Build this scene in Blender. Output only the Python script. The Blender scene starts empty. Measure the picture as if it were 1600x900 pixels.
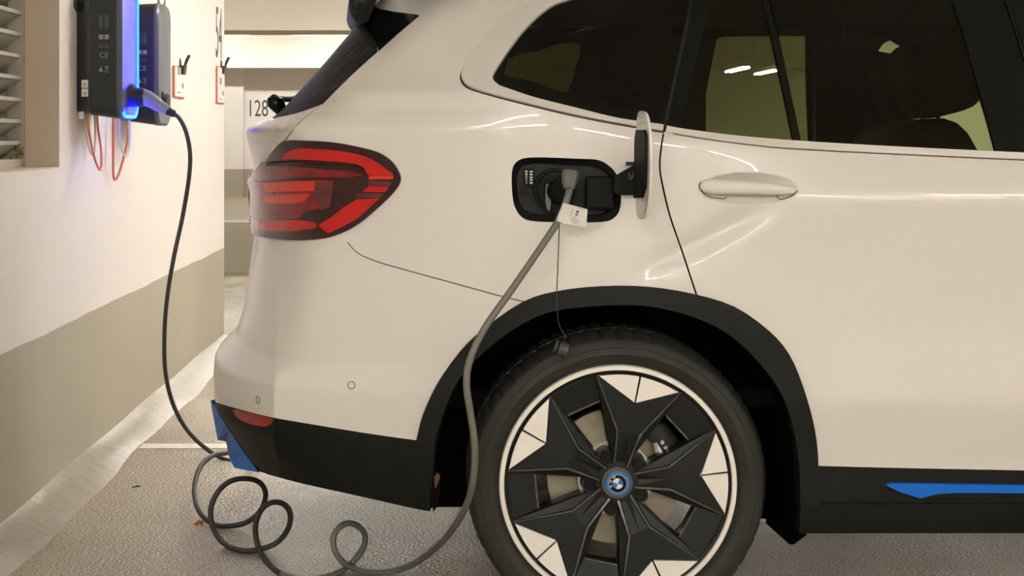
import bpy, bmesh, math, random
import numpy as np
from mathutils import Vector, Matrix
from mathutils.geometry import delaunay_2d_cdt

random.seed(4)
scn = bpy.context.scene
COL = scn.collection

# ------------------------------------------------------------------ camera
F, PX, PY, CZ, D = 2311.0, 713.0, 213.0, 1.15, 3.35   # focal length (px), vanishing point, eye height, car side distance
cam_d = bpy.data.cameras.new('camera'); cam = bpy.data.objects.new('camera', cam_d); COL.objects.link(cam)
cam_d.sensor_width = 36.0; cam_d.sensor_fit = 'HORIZONTAL'; cam_d.lens = 36.0 * F / 1600.0
cam_d.shift_x = (800 - PX) / 1600.0; cam_d.shift_y = -(450 - PY) / 1600.0
cam_d.clip_start = 0.05; cam_d.clip_end = 120
cam.location = (0, 0, CZ); cam.rotation_euler = (math.radians(90), 0, 0)
scn.camera = cam

# ------------------------------------------------------------------ world and exposure
w = bpy.data.worlds.new('world'); scn.world = w; w.use_nodes = True
w.node_tree.nodes['Background'].inputs[0].default_value = (1.0, 0.93, 0.82, 1)
w.node_tree.nodes['Background'].inputs[1].default_value = 0.1
vs = scn.view_settings
vs.view_transform = 'Standard'; vs.look = 'None'; vs.gamma = 1.0; vs.use_curve_mapping = False
vs.exposure = 1.18
TUBE = 52.0          # fluorescent tube emission
TUBE_COL = (1.0, 0.975, 0.92)

# ------------------------------------------------------------------ helpers
def at(px, py, Y):
    return Vector(((px - PX) * Y / F, Y, CZ - (py - PY) * Y / F))

def srgb(r, g, b):
    f = lambda c: (c / 255 / 12.92) if c / 255 <= 0.04045 else ((c / 255 + 0.055) / 1.055) ** 2.4
    return (f(r), f(g), f(b), 1)

MATS = {}
def mat(name, col, rough=0.5, metal=0.0, coat=0.0, spec=0.5, emit=None, es=0.0, noise=None, bump=None, alpha=None):
    """noise=(scale, amount) varies the colour, bump=(scale, strength, distance) the relief."""
    m = bpy.data.materials.new(name); m.use_nodes = True
    nt = m.node_tree; p = nt.nodes['Principled BSDF']
    p.inputs['Base Color'].default_value = col; p.inputs['Roughness'].default_value = rough
    p.inputs['Metallic'].default_value = metal; p.inputs['Coat Weight'].default_value = coat
    p.inputs['Coat Roughness'].default_value = 0.04; p.inputs['Specular IOR Level'].default_value = spec
    if emit:
        p.inputs['Emission Color'].default_value = emit; p.inputs['Emission Strength'].default_value = es
    if noise or bump:
        tc = nt.nodes.new('ShaderNodeTexCoord')
    if noise:
        n = nt.nodes.new('ShaderNodeTexNoise'); n.inputs['Scale'].default_value = noise[0]; n.inputs['Detail'].default_value = 6
        nt.links.new(tc.outputs['Object'], n.inputs['Vector'])
        r = nt.nodes.new('ShaderNodeValToRGB')
        a = noise[1]
        r.color_ramp.elements[0].position = 0.3; r.color_ramp.elements[1].position = 0.7
        r.color_ramp.elements[0].color = (col[0] * (1 - a), col[1] * (1 - a), col[2] * (1 - a), 1)
        r.color_ramp.elements[1].color = (min(1, col[0] * (1 + a)), min(1, col[1] * (1 + a)), min(1, col[2] * (1 + a)), 1)
        nt.links.new(n.outputs['Fac'], r.inputs['Fac']); nt.links.new(r.outputs['Color'], p.inputs['Base Color'])
    if bump:
        n2 = nt.nodes.new('ShaderNodeTexNoise'); n2.inputs['Scale'].default_value = bump[0]; n2.inputs['Detail'].default_value = 4
        nt.links.new(tc.outputs['Object'], n2.inputs['Vector'])
        b = nt.nodes.new('ShaderNodeBump'); b.inputs['Strength'].default_value = bump[1]; b.inputs['Distance'].default_value = bump[2]
        nt.links.new(n2.outputs['Fac'], b.inputs['Height']); nt.links.new(b.outputs['Normal'], p.inputs['Normal'])
    MATS[name] = m
    return m

def tint_glass(name, col, gloss=0.75):
    m = bpy.data.materials.new(name); m.use_nodes = True; nt = m.node_tree
    nt.nodes.remove(nt.nodes['Principled BSDF']); out = nt.nodes['Material Output']
    t = nt.nodes.new('ShaderNodeBsdfTransparent'); t.inputs[0].default_value = col
    g = nt.nodes.new('ShaderNodeBsdfGlossy'); g.inputs['Roughness'].default_value = 0.02
    g.inputs[0].default_value = (gloss, gloss, gloss, 1)
    fr = nt.nodes.new('ShaderNodeFresnel'); fr.inputs[0].default_value = 1.45
    mx = nt.nodes.new('ShaderNodeMixShader')
    nt.links.new(fr.outputs[0], mx.inputs[0]); nt.links.new(t.outputs[0], mx.inputs[1]); nt.links.new(g.outputs[0], mx.inputs[2])
    nt.links.new(mx.outputs[0], out.inputs[0])
    return m

def link(name, me, m=None, parent=None):
    o = bpy.data.objects.new(name, me); COL.objects.link(o)
    if m is not None and me is not None: me.materials.append(m)
    if parent is not None:
        o.parent = parent
        o.matrix_parent_inverse = parent_world(parent).inverted()
    return o

def parent_world(p):
    M = p.matrix_basis.copy()
    if p.parent is not None: M = parent_world(p.parent) @ p.matrix_parent_inverse @ M
    return M

def empty(name, loc=(0, 0, 0)):
    o = bpy.data.objects.new(name, None); COL.objects.link(o); o.location = loc; o.empty_display_size = 0.1
    return o

def tag(o, label=None, cat=None, group=None, kind=None):
    if label: o['label'] = label
    if cat: o['category'] = cat
    if group: o['group'] = group
    if kind: o['kind'] = kind
    return o

def bm_obj(name, bm, m=None, parent=None, smooth=False, bevel=0.0):
    if bevel > 0:
        bmesh.ops.bevel(bm, geom=list(bm.edges), offset=bevel, segments=2, affect='EDGES', profile=0.6)
    bmesh.ops.recalc_face_normals(bm, faces=bm.faces)
    me = bpy.data.meshes.new(name); bm.to_mesh(me); bm.free()
    if smooth:
        for p in me.polygons: p.use_smooth = True
        me.set_sharp_from_angle(angle=math.radians(38))
    return link(name, me, m, parent)

def bbox(bm, x0, x1, y0, y1, z0, z1):
    vs_ = [bm.verts.new(p) for p in ((x0, y0, z0), (x1, y0, z0), (x1, y1, z0), (x0, y1, z0), (x0, y0, z1), (x1, y0, z1), (x1, y1, z1), (x0, y1, z1))]
    for f in ((0, 3, 2, 1), (4, 5, 6, 7), (0, 1, 5, 4), (1, 2, 6, 5), (2, 3, 7, 6), (3, 0, 4, 7)):
        bm.faces.new([vs_[i] for i in f])

def box(name, x0, x1, y0, y1, z0, z1, m, parent=None, bevel=0.0):
    bm = bmesh.new(); bbox(bm, x0, x1, y0, y1, z0, z1)
    return bm_obj(name, bm, m, parent, smooth=bevel > 0, bevel=bevel)

def prism(bm, ring_a, ring_b, cap=True):
    a = [bm.verts.new(p) for p in ring_a]; b = [bm.verts.new(p) for p in ring_b]
    n = len(a)
    for i in range(n):
        bm.faces.new((a[i], a[(i + 1) % n], b[(i + 1) % n], b[i]))
    if cap:
        bm.faces.new(a[::-1]); bm.faces.new(b)
    return a, b

def catmull(pts, n=8, closed=False):
    P = [Vector(p) for p in pts]; out = []
    N = len(P); rng = range(N) if closed else range(N - 1)
    for i in rng:
        p0 = P[(i - 1) % N] if closed or i > 0 else P[0] * 2 - P[1]
        p1 = P[i]; p2 = P[(i + 1) % N]
        p3 = P[(i + 2) % N] if closed or i + 2 < N else P[-1] * 2 - P[-2]
        for k in range(n):
            t = k / n
            out.append(0.5 * ((2 * p1) + (p2 - p0) * t + (2 * p0 - 5 * p1 + 4 * p2 - p3) * t * t + (3 * p1 - p0 - 3 * p2 + p3) * t ** 3))
    if not closed: out.append(P[-1])
    return out

def tube(bm, pts, r, n=10, closed=False, caps=True):
    """r is a number or a list of radii"""
    P = [Vector(p) for p in pts]; N = len(P)
    R = r if isinstance(r, (list, tuple)) else [r] * N
    up = None; rings = []
    for i in range(N):
        if closed: t = (P[(i + 1) % N] - P[i - 1])
        else: t = P[min(i + 1, N - 1)] - P[max(i - 1, 0)]
        t.normalize()
        if up is None:
            up = Vector((0, 0, 1)) if abs(t.z) < 0.9 else Vector((1, 0, 0))
        up = (up - t * up.dot(t)).normalized()
        s = t.cross(up)
        rings.append([bm.verts.new(P[i] + (up * math.cos(2 * math.pi * k / n) + s * math.sin(2 * math.pi * k / n)) * R[i]) for k in range(n)])
    for i in range(N if closed else N - 1):
        a, b = rings[i], rings[(i + 1) % N]
        for k in range(n):
            bm.faces.new((a[k], a[(k + 1) % n], b[(k + 1) % n], b[k]))
    if caps and not closed:
        bm.faces.new(rings[0][::-1]); bm.faces.new(rings[-1])

def text_mesh(s, size, spacing=1.0):
    c = bpy.data.curves.new('txt', 'FONT'); c.body = s; c.size = size; c.align_x = 'CENTER'; c.align_y = 'CENTER'
    c.extrude = 0.0; c.resolution_u = 6; c.space_character = spacing
    o = bpy.data.objects.new('txt', c); COL.objects.link(o)
    dg = bpy.context.evaluated_depsgraph_get(); dg.update()
    me = bpy.data.meshes.new_from_object(o.evaluated_get(dg))
    bpy.data.objects.remove(o); bpy.data.curves.remove(c)
    return me

def text_obj(name, s, size, origin, xdir, ydir, m, parent, sx=1.0, sy=1.0, th=0.0008):
    me = text_mesh(s, size)
    X = Vector(xdir).normalized(); Yv = Vector(ydir).normalized(); Z = X.cross(Yv)
    bm = bmesh.new(); bm.from_mesh(me)
    bmesh.ops.remove_doubles(bm, verts=bm.verts, dist=1e-6)
    r = bmesh.ops.extrude_face_region(bm, geom=list(bm.faces))
    for v in [g for g in r['geom'] if isinstance(g, bmesh.types.BMVert)]: v.co.z += th
    for v in bm.verts: v.co = Vector(origin) + X * (v.co.x * sx) + Yv * (v.co.y * sy) + Z * v.co.z
    bpy.data.meshes.remove(me)
    return bm_obj(name, bm, m, parent)

# ------------------------------------------------------------------ materials
def wall_material():
    m = bpy.data.materials.new('wall_paint'); m.use_nodes = True; nt = m.node_tree; p = nt.nodes['Principled BSDF']
    p.inputs['Roughness'].default_value = 0.75
    geo = nt.nodes.new('ShaderNodeNewGeometry'); sep = nt.nodes.new('ShaderNodeSeparateXYZ'); nt.links.new(geo.outputs['Position'], sep.inputs[0])
    n = nt.nodes.new('ShaderNodeTexNoise'); n.inputs['Scale'].default_value = 2.2; n.inputs['Detail'].default_value = 2
    nt.links.new(geo.outputs['Position'], n.inputs['Vector'])
    mul = nt.nodes.new('ShaderNodeMath'); mul.operation = 'MULTIPLY_ADD'; mul.inputs[1].default_value = 0.016; mul.inputs[2].default_value = 0.518
    nt.links.new(n.outputs['Fac'], mul.inputs[0])
    gt = nt.nodes.new('ShaderNodeMath'); gt.operation = 'GREATER_THAN'; nt.links.new(sep.outputs['Z'], gt.inputs[0]); nt.links.new(mul.outputs[0], gt.inputs[1])
    mix = nt.nodes.new('ShaderNodeMix'); mix.data_type = 'RGBA'
    # weathering of the two paints
    n2 = nt.nodes.new('ShaderNodeTexNoise'); n2.inputs['Scale'].default_value = 1.4; n2.inputs['Detail'].default_value = 8
    nt.links.new(geo.outputs['Position'], n2.inputs['Vector'])
    def ramp(c0, c1):
        r = nt.nodes.new('ShaderNodeValToRGB'); r.color_ramp.elements[0].color = c0; r.color_ramp.elements[1].color = c1
        r.color_ramp.elements[0].position = 0.3; r.color_ramp.elements[1].position = 0.7
        nt.links.new(n2.outputs['Fac'], r.inputs[0]); return r
    lo = ramp((0.40, 0.36, 0.275, 1), (0.45, 0.41, 0.315, 1)); hi = ramp((0.80, 0.745, 0.70, 1), (0.82, 0.765, 0.72, 1))
    nt.links.new(gt.outputs[0], mix.inputs[0]); nt.links.new(lo.outputs[0], mix.inputs[6]); nt.links.new(hi.outputs[0], mix.inputs[7])
    nt.links.new(mix.outputs[2], p.inputs['Base Color'])
    n3 = nt.nodes.new('ShaderNodeTexNoise'); n3.inputs['Scale'].default_value = 5; n3.inputs['Detail'].default_value = 5
    nt.links.new(geo.outputs['Position'], n3.inputs['Vector'])
    b = nt.nodes.new('ShaderNodeBump'); b.inputs['Strength'].default_value = 0.25; b.inputs['Distance'].default_value = 0.01
    nt.links.new(n3.outputs['Fac'], b.inputs['Height']); nt.links.new(b.outputs['Normal'], p.inputs['Normal'])
    return m

def floor_material():
    m = bpy.data.materials.new('sealed_concrete'); m.use_nodes = True; nt = m.node_tree; p = nt.nodes['Principled BSDF']
    geo = nt.nodes.new('ShaderNodeNewGeometry')
    def noise(s, d=6):
        n = nt.nodes.new('ShaderNodeTexNoise'); n.inputs['Scale'].default_value = s; n.inputs['Detail'].default_value = d
        nt.links.new(geo.outputs['Position'], n.inputs['Vector']); return n
    big = noise(1.3); r = nt.nodes.new('ShaderNodeValToRGB')
    r.color_ramp.elements[0].position = 0.32; r.color_ramp.elements[1].position = 0.68
    r.color_ramp.elements[0].color = (0.36, 0.30, 0.218, 1); r.color_ramp.elements[1].color = (0.47, 0.40, 0.30, 1)
    nt.links.new(big.outputs['Fac'], r.inputs[0])
    sp = nt.nodes.new('ShaderNodeMapRange'); sp.inputs[1].default_value = .3; sp.inputs[2].default_value = .7; sp.inputs[3].default_value = .55; sp.inputs[4].default_value = 1.45  # aggregate speckle; its colour contrast also stands in for the floor's glints
    nt.links.new(noise(150, 2).outputs['Fac'], sp.inputs[0])
    vm_ = nt.nodes.new('ShaderNodeVectorMath'); vm_.operation = 'SCALE'; nt.links.new(r.outputs[0], vm_.inputs[0]); nt.links.new(sp.outputs[0], vm_.inputs['Scale'])
    nt.links.new(vm_.outputs[0], p.inputs['Base Color'])
    rr = nt.nodes.new('ShaderNodeMapRange'); rr.inputs[3].default_value = 0.13; rr.inputs[4].default_value = 0.30
    nt.links.new(noise(3.0).outputs['Fac'], rr.inputs[0]); nt.links.new(rr.outputs[0], p.inputs['Roughness'])
    g = noise(95, 2)
    b = nt.nodes.new('ShaderNodeBump'); b.inputs['Strength'].default_value = 1.0; b.inputs['Distance'].default_value = 0.007
    nt.links.new(g.outputs['Fac'], b.inputs['Height']); nt.links.new(b.outputs['Normal'], p.inputs['Normal'])
    p.inputs['Specular IOR Level'].default_value = 0.6
    return m

M_wall = wall_material(); M_floor = floor_material()
M_ceil = mat('ceiling_paint', (0.72, 0.67, 0.58, 1), 0.85, noise=(1.0, 0.03))
M_kerb = mat('kerb_paint', (0.30, 0.262, 0.20, 1), 0.30, noise=(6, 0.12), bump=(22, 0.4, 0.008), spec=0.5)
M_line = mat('line_paint', (0.75, 0.70, 0.60, 1), 0.5, noise=(15, 0.08))
M_conc = mat('reveal_concrete', srgb(208, 192, 170), 0.8, noise=(3, 0.04))
M_louver = mat('galvanised_slat', srgb(186, 180, 166), 0.45, metal=0.1, noise=(5, 0.12))
M_dark = mat('dark_void', (0.012, 0.011, 0.010, 1), 0.9)
M_paint = mat('white_paint', (0.785, 0.755, 0.705, 1), 0.32, coat=0.6, spec=0.4)
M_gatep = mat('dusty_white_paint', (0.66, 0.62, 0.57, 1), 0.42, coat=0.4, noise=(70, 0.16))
M_dirty = mat('road_dirt_paint', (0.42, 0.40, 0.40, 1), 0.45, noise=(60, 0.35))
M_gap = mat('panel_gap', (0.006, 0.005, 0.005, 1), 0.9, spec=0.1)
M_clad = mat('black_cladding', (0.006, 0.007, 0.006, 1), 0.55, spec=0.24, bump=(900, 0.2, 0.0004))
M_gloss = mat('gloss_black', (0.005, 0.006, 0.005, 1), 0.2, coat=0.0, spec=0.22)
M_satin = mat('satin_trim', (0.88, 0.86, 0.82, 1), 0.3, metal=0.35)
M_rubber = mat('rubber_seal', (0.012, 0.012, 0.012, 1), 0.6)
M_tyre = mat('tyre_rubber', (0.026, 0.026, 0.020, 1), 0.62, spec=0.35, noise=(14, 0.2))
M_liner = mat('wheel_arch_liner', (0.004, 0.004, 0.004, 1), 0.95, spec=0.05)
M_spoke = mat('satin_black_spoke', (0.007, 0.008, 0.007, 1), 0.45, spec=0.3)
M_ridge = mat('gloss_spoke_edge', (0.10, 0.10, 0.095, 1), 0.2, metal=0.8, coat=0.8)
M_silver = mat('machined_silver', (0.93, 0.90, 0.83, 1), 0.4, metal=0.15, coat=0.6)
M_disc = mat('brake_disc_steel', (0.30, 0.27, 0.20, 1), 0.45, metal=0.6, noise=(30, 0.1))
M_alu = mat('cast_aluminium', (0.55, 0.53, 0.48, 1), 0.32, metal=0.85)
M_blue = mat('blue_accent', srgb(8, 104, 205), 0.45, spec=0.3)
M_capblue = mat('emblem_blue', srgb(28, 110, 185), 0.25, coat=0.5)
M_white = mat('plain_white', (0.80, 0.78, 0.74, 1), 0.4)
M_redr = mat('reflector_red', srgb(150, 22, 14), 0.25, coat=0.6)
M_lred = mat('lamp_red', srgb(190, 22, 16), 0.18, coat=0.35, spec=0.3)
M_lmid = mat('lamp_mid_red', srgb(128, 24, 26), 0.2, coat=0.35, spec=0.3, noise=(40, 0.25))
M_ldark = mat('lamp_dark_maroon', srgb(48, 10, 12), 0.15, coat=0.35, spec=0.3)
M_lora = mat('lamp_orange_red', srgb(215, 48, 30), 0.2, coat=0.35, spec=0.3)
M_lgrey = mat('lamp_grey', srgb(96, 44, 42), 0.2, coat=0.35, spec=0.3, noise=(30, 0.3))
M_glass_r = tint_glass('privacy_glass', (0.22, 0.255, 0.12, 1))
M_glass_d = tint_glass('rear_door_glass', (0.40, 0.44, 0.28, 1))
M_glass_f = tint_glass('front_glass', (0.82, 0.90, 0.72, 1))
M_dirtglass = mat('dirty_rear_glass', (0.035, 0.032, 0.034, 1), 0.6, spec=0.12)
def streaks(m):
    nt = m.node_tree; p = nt.nodes['Principled BSDF']; geo = nt.nodes.new('ShaderNodeNewGeometry')
    mp = nt.nodes.new('ShaderNodeMapping'); mp.inputs['Scale'].default_value = (12, 130, 12); nt.links.new(geo.outputs['Position'], mp.inputs[0])
    n = nt.nodes.new('ShaderNodeTexNoise'); n.inputs['Scale'].default_value = 1.0; n.inputs['Detail'].default_value = 8; n.inputs['Roughness'].default_value = .7
    nt.links.new(mp.outputs[0], n.inputs['Vector']); r = nt.nodes.new('ShaderNodeValToRGB')
    r.color_ramp.elements[0].position = .50; r.color_ramp.elements[0].color = (.006, .006, .006, 1)
    r.color_ramp.elements[1].position = .78; r.color_ramp.elements[1].color = (.14, .13, .135, 1)
    nt.links.new(n.outputs['Fac'], r.inputs[0]); nt.links.new(r.outputs[0], p.inputs['Base Color'])
streaks(M_dirtglass)
M_cabin = mat('cabin_trim', (0.004, 0.004, 0.0035, 1), 0.9, spec=0.1)
M_seat = mat('seat_leather', (0.004, 0.004, 0.003, 1), 0.7, spec=0.12)
M_port = mat('port_plastic', (0.012, 0.013, 0.012, 1), 0.5, spec=0.3)
M_portin = mat('port_socket', (0.004, 0.004, 0.004, 1), 0.6, spec=0.2)
M_grey = mat('grey_plastic', (0.13, 0.13, 0.115, 1), 0.5)
M_cable = mat('cable_sheath', (0.045, 0.043, 0.036, 1), 0.5)
M_cableg = mat('cable_grey', (0.16, 0.16, 0.14, 1), 0.5)
M_plugw = mat('plug_shell', (0.26, 0.27, 0.36, 1), 0.35, coat=0.3)  # bluish base colour carries some of the charger's blue glow
M_plugd = mat('plug_boot', (0.02, 0.018, 0.025, 1), 0.5)
M_tag = mat('paper_tag', (0.78, 0.75, 0.70, 1), 0.6)
M_print = mat('grey_print', (0.30, 0.29, 0.27, 1), 0.6)
M_ink = mat('dark_ink', (0.05, 0.05, 0.05, 1), 0.6)
M_digit = mat('wall_digit_paint', (0.055, 0.05, 0.048, 1), 0.6)
M_red = mat('sign_red', srgb(200, 110, 100), 0.5)
M_cbox = mat('charger_side', (0.022, 0.025, 0.025, 1), 0.45, spec=0.35)
M_cback = mat('charger_back', (0.010, 0.010, 0.011, 1), 0.22, coat=0.5)
M_crim = mat('charger_front', (0.085, 0.088, 0.10, 1), 0.35)
M_led = mat('blue_light', (0.01, 0.05, 1, 1), 0.4, emit=(0.0006, 0.009, 1.0, 1), es=38.0)
M_orange = mat('orange_wire', srgb(214, 120, 74), 0.5)
M_wwire = mat('white_wire', (0.70, 0.66, 0.60, 1), 0.5)
M_clip = mat('clip_black', (0.02, 0.018, 0.016, 1), 0.3, coat=0.3)
M_leaf = mat('leaf_brown', srgb(168, 98, 28), 0.7, noise=(90, 0.4))
M_batten = mat('batten_white', (0.75, 0.73, 0.70, 1), 0.5)
M_tube = mat('fluorescent_tube', (1, 1, 1, 1), 0.5, emit=TUBE_COL + (1,), es=TUBE)
M_moss = mat('moss', (0.20, 0.17, 0.03, 1), 0.9, noise=(80, 0.4))

# ------------------------------------------------------------------ the garage
WX = -1.30                     # face of the wall with the chargers
WEND = 8.28
bm = bmesh.new(); bbox(bm, -8, 13, -8, 30, -0.2, 0.0); o = bm_obj('floor', bm, M_floor); tag(o, kind='structure'); FLOOR = o
box('parking_line', -1.17, 4.2, 5.446, 5.526, 0.0, 0.002, M_line, FLOOR)
box('parking_line', -1.17, 4.2, 2.90, 2.98, 0.0, 0.002, M_line, FLOOR)
bm = bmesh.new(); bbox(bm, -8, 13, -8, 30, 3.05, 3.25); o = bm_obj('ceiling', bm, M_ceil); tag(o, kind='structure'); CEIL = o
for y0, y1 in ((17.7, 18.55), (27.4, 28.3), (9.2, 9.9), (-0.4, 0.3)):
    box('ceiling_beam', -8, 13, y0, y1, 2.42, 3.05, M_ceil, CEIL)
# wall with the louvre opening
LY0, LY1, LZ0, LZ1 = 3.3, 4.84, 1.047, 2.25
bm = bmesh.new()
bbox(bm, -1.75, WX, -8, LY0, 0, 3.05); bbox(bm, -1.75, WX, LY1, WEND, 0, 3.05)
bbox(bm, -1.75, WX, LY0, LY1, 0, LZ0); bbox(bm, -1.75, WX, LY0, LY1, LZ1, 3.05); bbox(bm, -1.78, -1.75, LY0, LY1, LZ0, LZ1)
wl = bm_obj('wall_left', bm, M_wall); tag(wl, kind='structure')
# reveal lining of the opening
box('reveal_lining', -1.43, WX + 0.0015, LY1 - 0.004, LY1 + 0.0, LZ0, LZ1, M_conc, wl)
box('reveal_lining', -1.43, WX + 0.0015, LY0, LY1 - 0.004, LZ0, LZ0 + 0.004, M_conc, wl)
bm = bmesh.new()
# kerb: a rough poured fillet along the wall foot
ys = np.arange(-8, WEND + 0.01, 0.06); prev = None
for y in ys:
    j = .010 * math.sin(y * 3.1) + .006 * math.sin(y * 7.7 + 1) + random.uniform(-.002, .002); k = .003 * math.sin(y * 5.3)
    row = [bm.verts.new(p) for p in ((WX - 0.01, y, 0.055), (WX, y, 0.047 + k), (WX + 0.05, y, 0.030 + k), (WX + 0.10, y, 0.014 + k * 0.5), (WX + 0.135 + j, y, 0.0), (WX + 0.135 + j, y, -0.02), (WX - 0.01, y, -0.02))]
    if prev:
        for i in range(7): bm.faces.new((prev[i], prev[(i + 1) % 7], row[(i + 1) % 7], row[i]))
    prev = row
o = bm_obj('trim_1', bm, M_kerb, smooth=True); tag(o, kind='structure')
bm = bmesh.new(); bbox(bm, -8, 13, 28.3, 28.5, 0, 3.05); o = bm_obj('wall_back', bm, M_wall); tag(o, kind='structure'); WB = o
box('pilaster', -8, -4.05, 28.12, 28.3, 0, 2.42, M_wall, WB)
bm = bmesh.new(); bbox(bm, 12.8, 13, -8, 28.3, 0, 3.05); o = bm_obj('wall_right', bm, M_wall); tag(o, kind='structure')
bm = bmesh.new(); bbox(bm, -8, 13, -5.2, -5, 0, 3.05); o = bm_obj('wall_front', bm, M_wall); tag(o, kind='structure')
bm = bmesh.new(); bbox(bm, -8.2, -8, -8, 28.3, 0, 3.05); o = bm_obj('wall_far_left', bm, M_wall); tag(o, kind='structure')
bm = bmesh.new(); bbox(bm, -8, 3.0, 12.5, 12.7, 0, 0.425); o = bm_obj('wall_low', bm, M_wall); tag(o, kind='structure')
o = text_obj('painted_number', '128', 0.45, (-3.80, 28.298, 1.67), (1, 0, 0), (0, 0, 1), M_digit, WB, sx=0.62)
tag(o, 'dark painted number 128')
# painted stall numbers on the left wall; text runs along +Y and faces +X
def wall_number(s, y, z=1.70, size=0.40, sx=0.55):
    o = text_obj('painted_number', s, size, (WX, y, z), (0, 1, 0), (0, 0, 1), M_digit, wl, sx=sx, th=0.0012)
    tag(o, 'dark painted stall number ' + s)
wall_number('52', 5.12); wall_number('53', 6.52); wall_number('54', 8.09)

# louvre
lv = empty('louver_vent', (-1.43, 4.1, LZ0))
tag(lv, 'pale metal louvered vent set into the wall opening', 'vent')
box('frame_bar', -1.46, -1.41, LY1 - 0.03, LY1 - 0.006, LZ0 + 0.005, LZ1, M_louver, lv)
box('frame_bar', -1.46, -1.408, LY0, LY1 - 0.03, LZ0 + 0.005, LZ0 + 0.03, M_louver, lv)
box('back_panel', -1.60, -1.58, LY0, LY1 - 0.006, LZ0 + 0.005, LZ1, M_dark, lv)
for i in range(15):
    zl = 1.135 + 0.0702 * i
    bm = bmesh.new()
    prof = [(-1.412, zl), (-1.412, zl - 0.012), (-1.425, zl - 0.016), (-1.500, zl - 0.072), (-1.502, zl - 0.066), (-1.424, zl - 0.004)]
    prism(bm, [(x, LY0, z) for x, z in prof], [(x, LY1 - 0.031, z) for x, z in prof])
    bm_obj('slat', bm, M_louver, lv)
# moss in the corner of the vent
bm = bmesh.new()
for k in range(26):
    a = Vector((-1.415 + random.uniform(-.03, .01), 4.775 + random.uniform(-.03, .03), LZ0 + 0.03 + random.uniform(0, 0.045)))
    tube(bm, [a, a + Vector((random.uniform(-.015, .015), random.uniform(-.015, .015), random.uniform(-.012, .014)))], 0.0022, 4)
o = bm_obj('moss_tuft', bm, M_moss); tag(o, 'small tuft of yellow moss in the corner of the vent', 'moss', kind='stuff')

# ------------------------------------------------------------------ luminaires
def batten(x, y, z=2.40, along='X', label='bare fluorescent ceiling batten with two tubes'):
    t = empty('ceiling_light', (x, y, z)); tag(t, label, 'lamp', 'fluorescent battens on the garage ceiling')
    L = 0.75
    def bx(name, l0, l1, c0, c1, z0, z1, m):
        return box(name, x + l0, x + l1, y + c0, y + c1, z0, z1, m, t) if along == 'X' else box(name, x + c0, x + c1, y + l0, y + l1, z0, z1, m, t)
    bx('housing', -L, L, -0.05, 0.05, z, z + 0.06, M_batten)
    for s in (-0.035, 0.035):
        bm = bmesh.new()
        p = [(x - L + .03, y + s, z - .02), (x + L - .03, y + s, z - .02)] if along == 'X' else [(x + s, y - L + .03, z - .02), (x + s, y + L - .03, z - .02)]
        tube(bm, p, 0.014, 8); bm_obj('tube', bm, M_tube, t, smooth=True)
    for s in (-L * .8, L * .8):
        bx('hanger', s - .01, s + .01, -.01, .01, z + .06, 3.05, M_batten)
for x, y, z in ((-0.85, -0.3, 2.4), (3.3, -1.2, 2.4), (5.2, -1.2, 2.4), (1.1, -3.9, 2.4), (-0.95, -3.4, 2.4), (3.2, -3.9, 2.4),      # unseen, stalls on this side; most added to brighten car and wall
                (0.5, 6.2, 2.4), (0.5, 7.8, 2.4), (2.4, 6.9, 2.4), (4.6, 6.9, 2.4),                             # stalls behind the car
                (7.8, 2.8, 2.4), (8.0, 11.0, 2.4), (10.5, 14.0, 2.4),                                               # driving lane
                (-3.4, 14.6, 2.72), (-1.9, 14.6, 2.72), (-0.4, 14.6, 2.72), (3.0, 14.6, 2.72), (-4.0, 10.6, 2.4),  # out of view, most of them added to brighten the beam beyond
                (-4.4, 26.2, 2.98), (-2.2, 26.2, 2.98),
                (9.0, 25.4, 2.5), (11.0, 25.4, 2.5)):  # added to brighten the right of the back wall behind the car windows
    batten(x, y, z)
for x, y, z in ((4.10, 21.6, 2.14), (4.9, 23.4, 2.18)):
    batten(x, y, z, 'Y', 'fluorescent batten seen through the rear door window of the car')

# ================================================================== the car
HALF = 0.945; YC = D + HALF
CAR = empty('electric_suv', (1.8, YC, 0))
tag(CAR, 'white electric SUV with its charging flap open and a cable plugged in', 'car')

# ---- body surface S(u, z): u runs round the plan from the rear centre along the near side to the front centre
PL = [(0, .945), (.004, .82), (.016, .68), (.042, .53), (.080, .39), (.125, .285), (.180, .200), (.245, .138), (.36, .096), (.52, .055), (.70, .024), (.90, .007), (1.10, 0)]
XR0, XF0 = -0.67, 4.05
LEN = XF0 - XR0
def dense(pts, n=24):
    return np.array([(v.x, v.y) for v in catmull([(a, b, 0) for a, b in pts], n)])
rear = dense(PL); front = rear[::-1].copy(); front[:, 0] = LEN - front[:, 0]
mid = np.stack([np.linspace(rear[-1, 0], front[0, 0], 60)[1:-1], np.zeros(58)], 1)
plan = np.concatenate([rear, mid, front])
U = np.concatenate([[0], np.cumsum(np.hypot(np.diff(plan[:, 0]), np.diff(plan[:, 1])))]); UEND = U[-1]
USIDE = float(np.interp(1.10, rear[:, 0], U[:len(rear)])) - 1.10     # u = d + USIDE on the straight side

PL2 = [(0, .945), (.004, .82), (.016, .68), (.042, .53), (.080, .395), (.125, .300), (.178, .213), (.232, .140), (.255, .124), (.36, .092), (.52, .055), (.70, .024), (.90, .007), (1.10, 0)]
crs = dense(PL2); DG = np.linspace(.02, 1.1, 800); DIFF = np.interp(DG, crs[:, 0], crs[:, 1]) - np.interp(DG, rear[:, 0], rear[:, 1])
def smooth(x, a, b):
    t = np.clip((x - a) / (b - a), 0, 1); return t * t * (3 - 2 * t)

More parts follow.
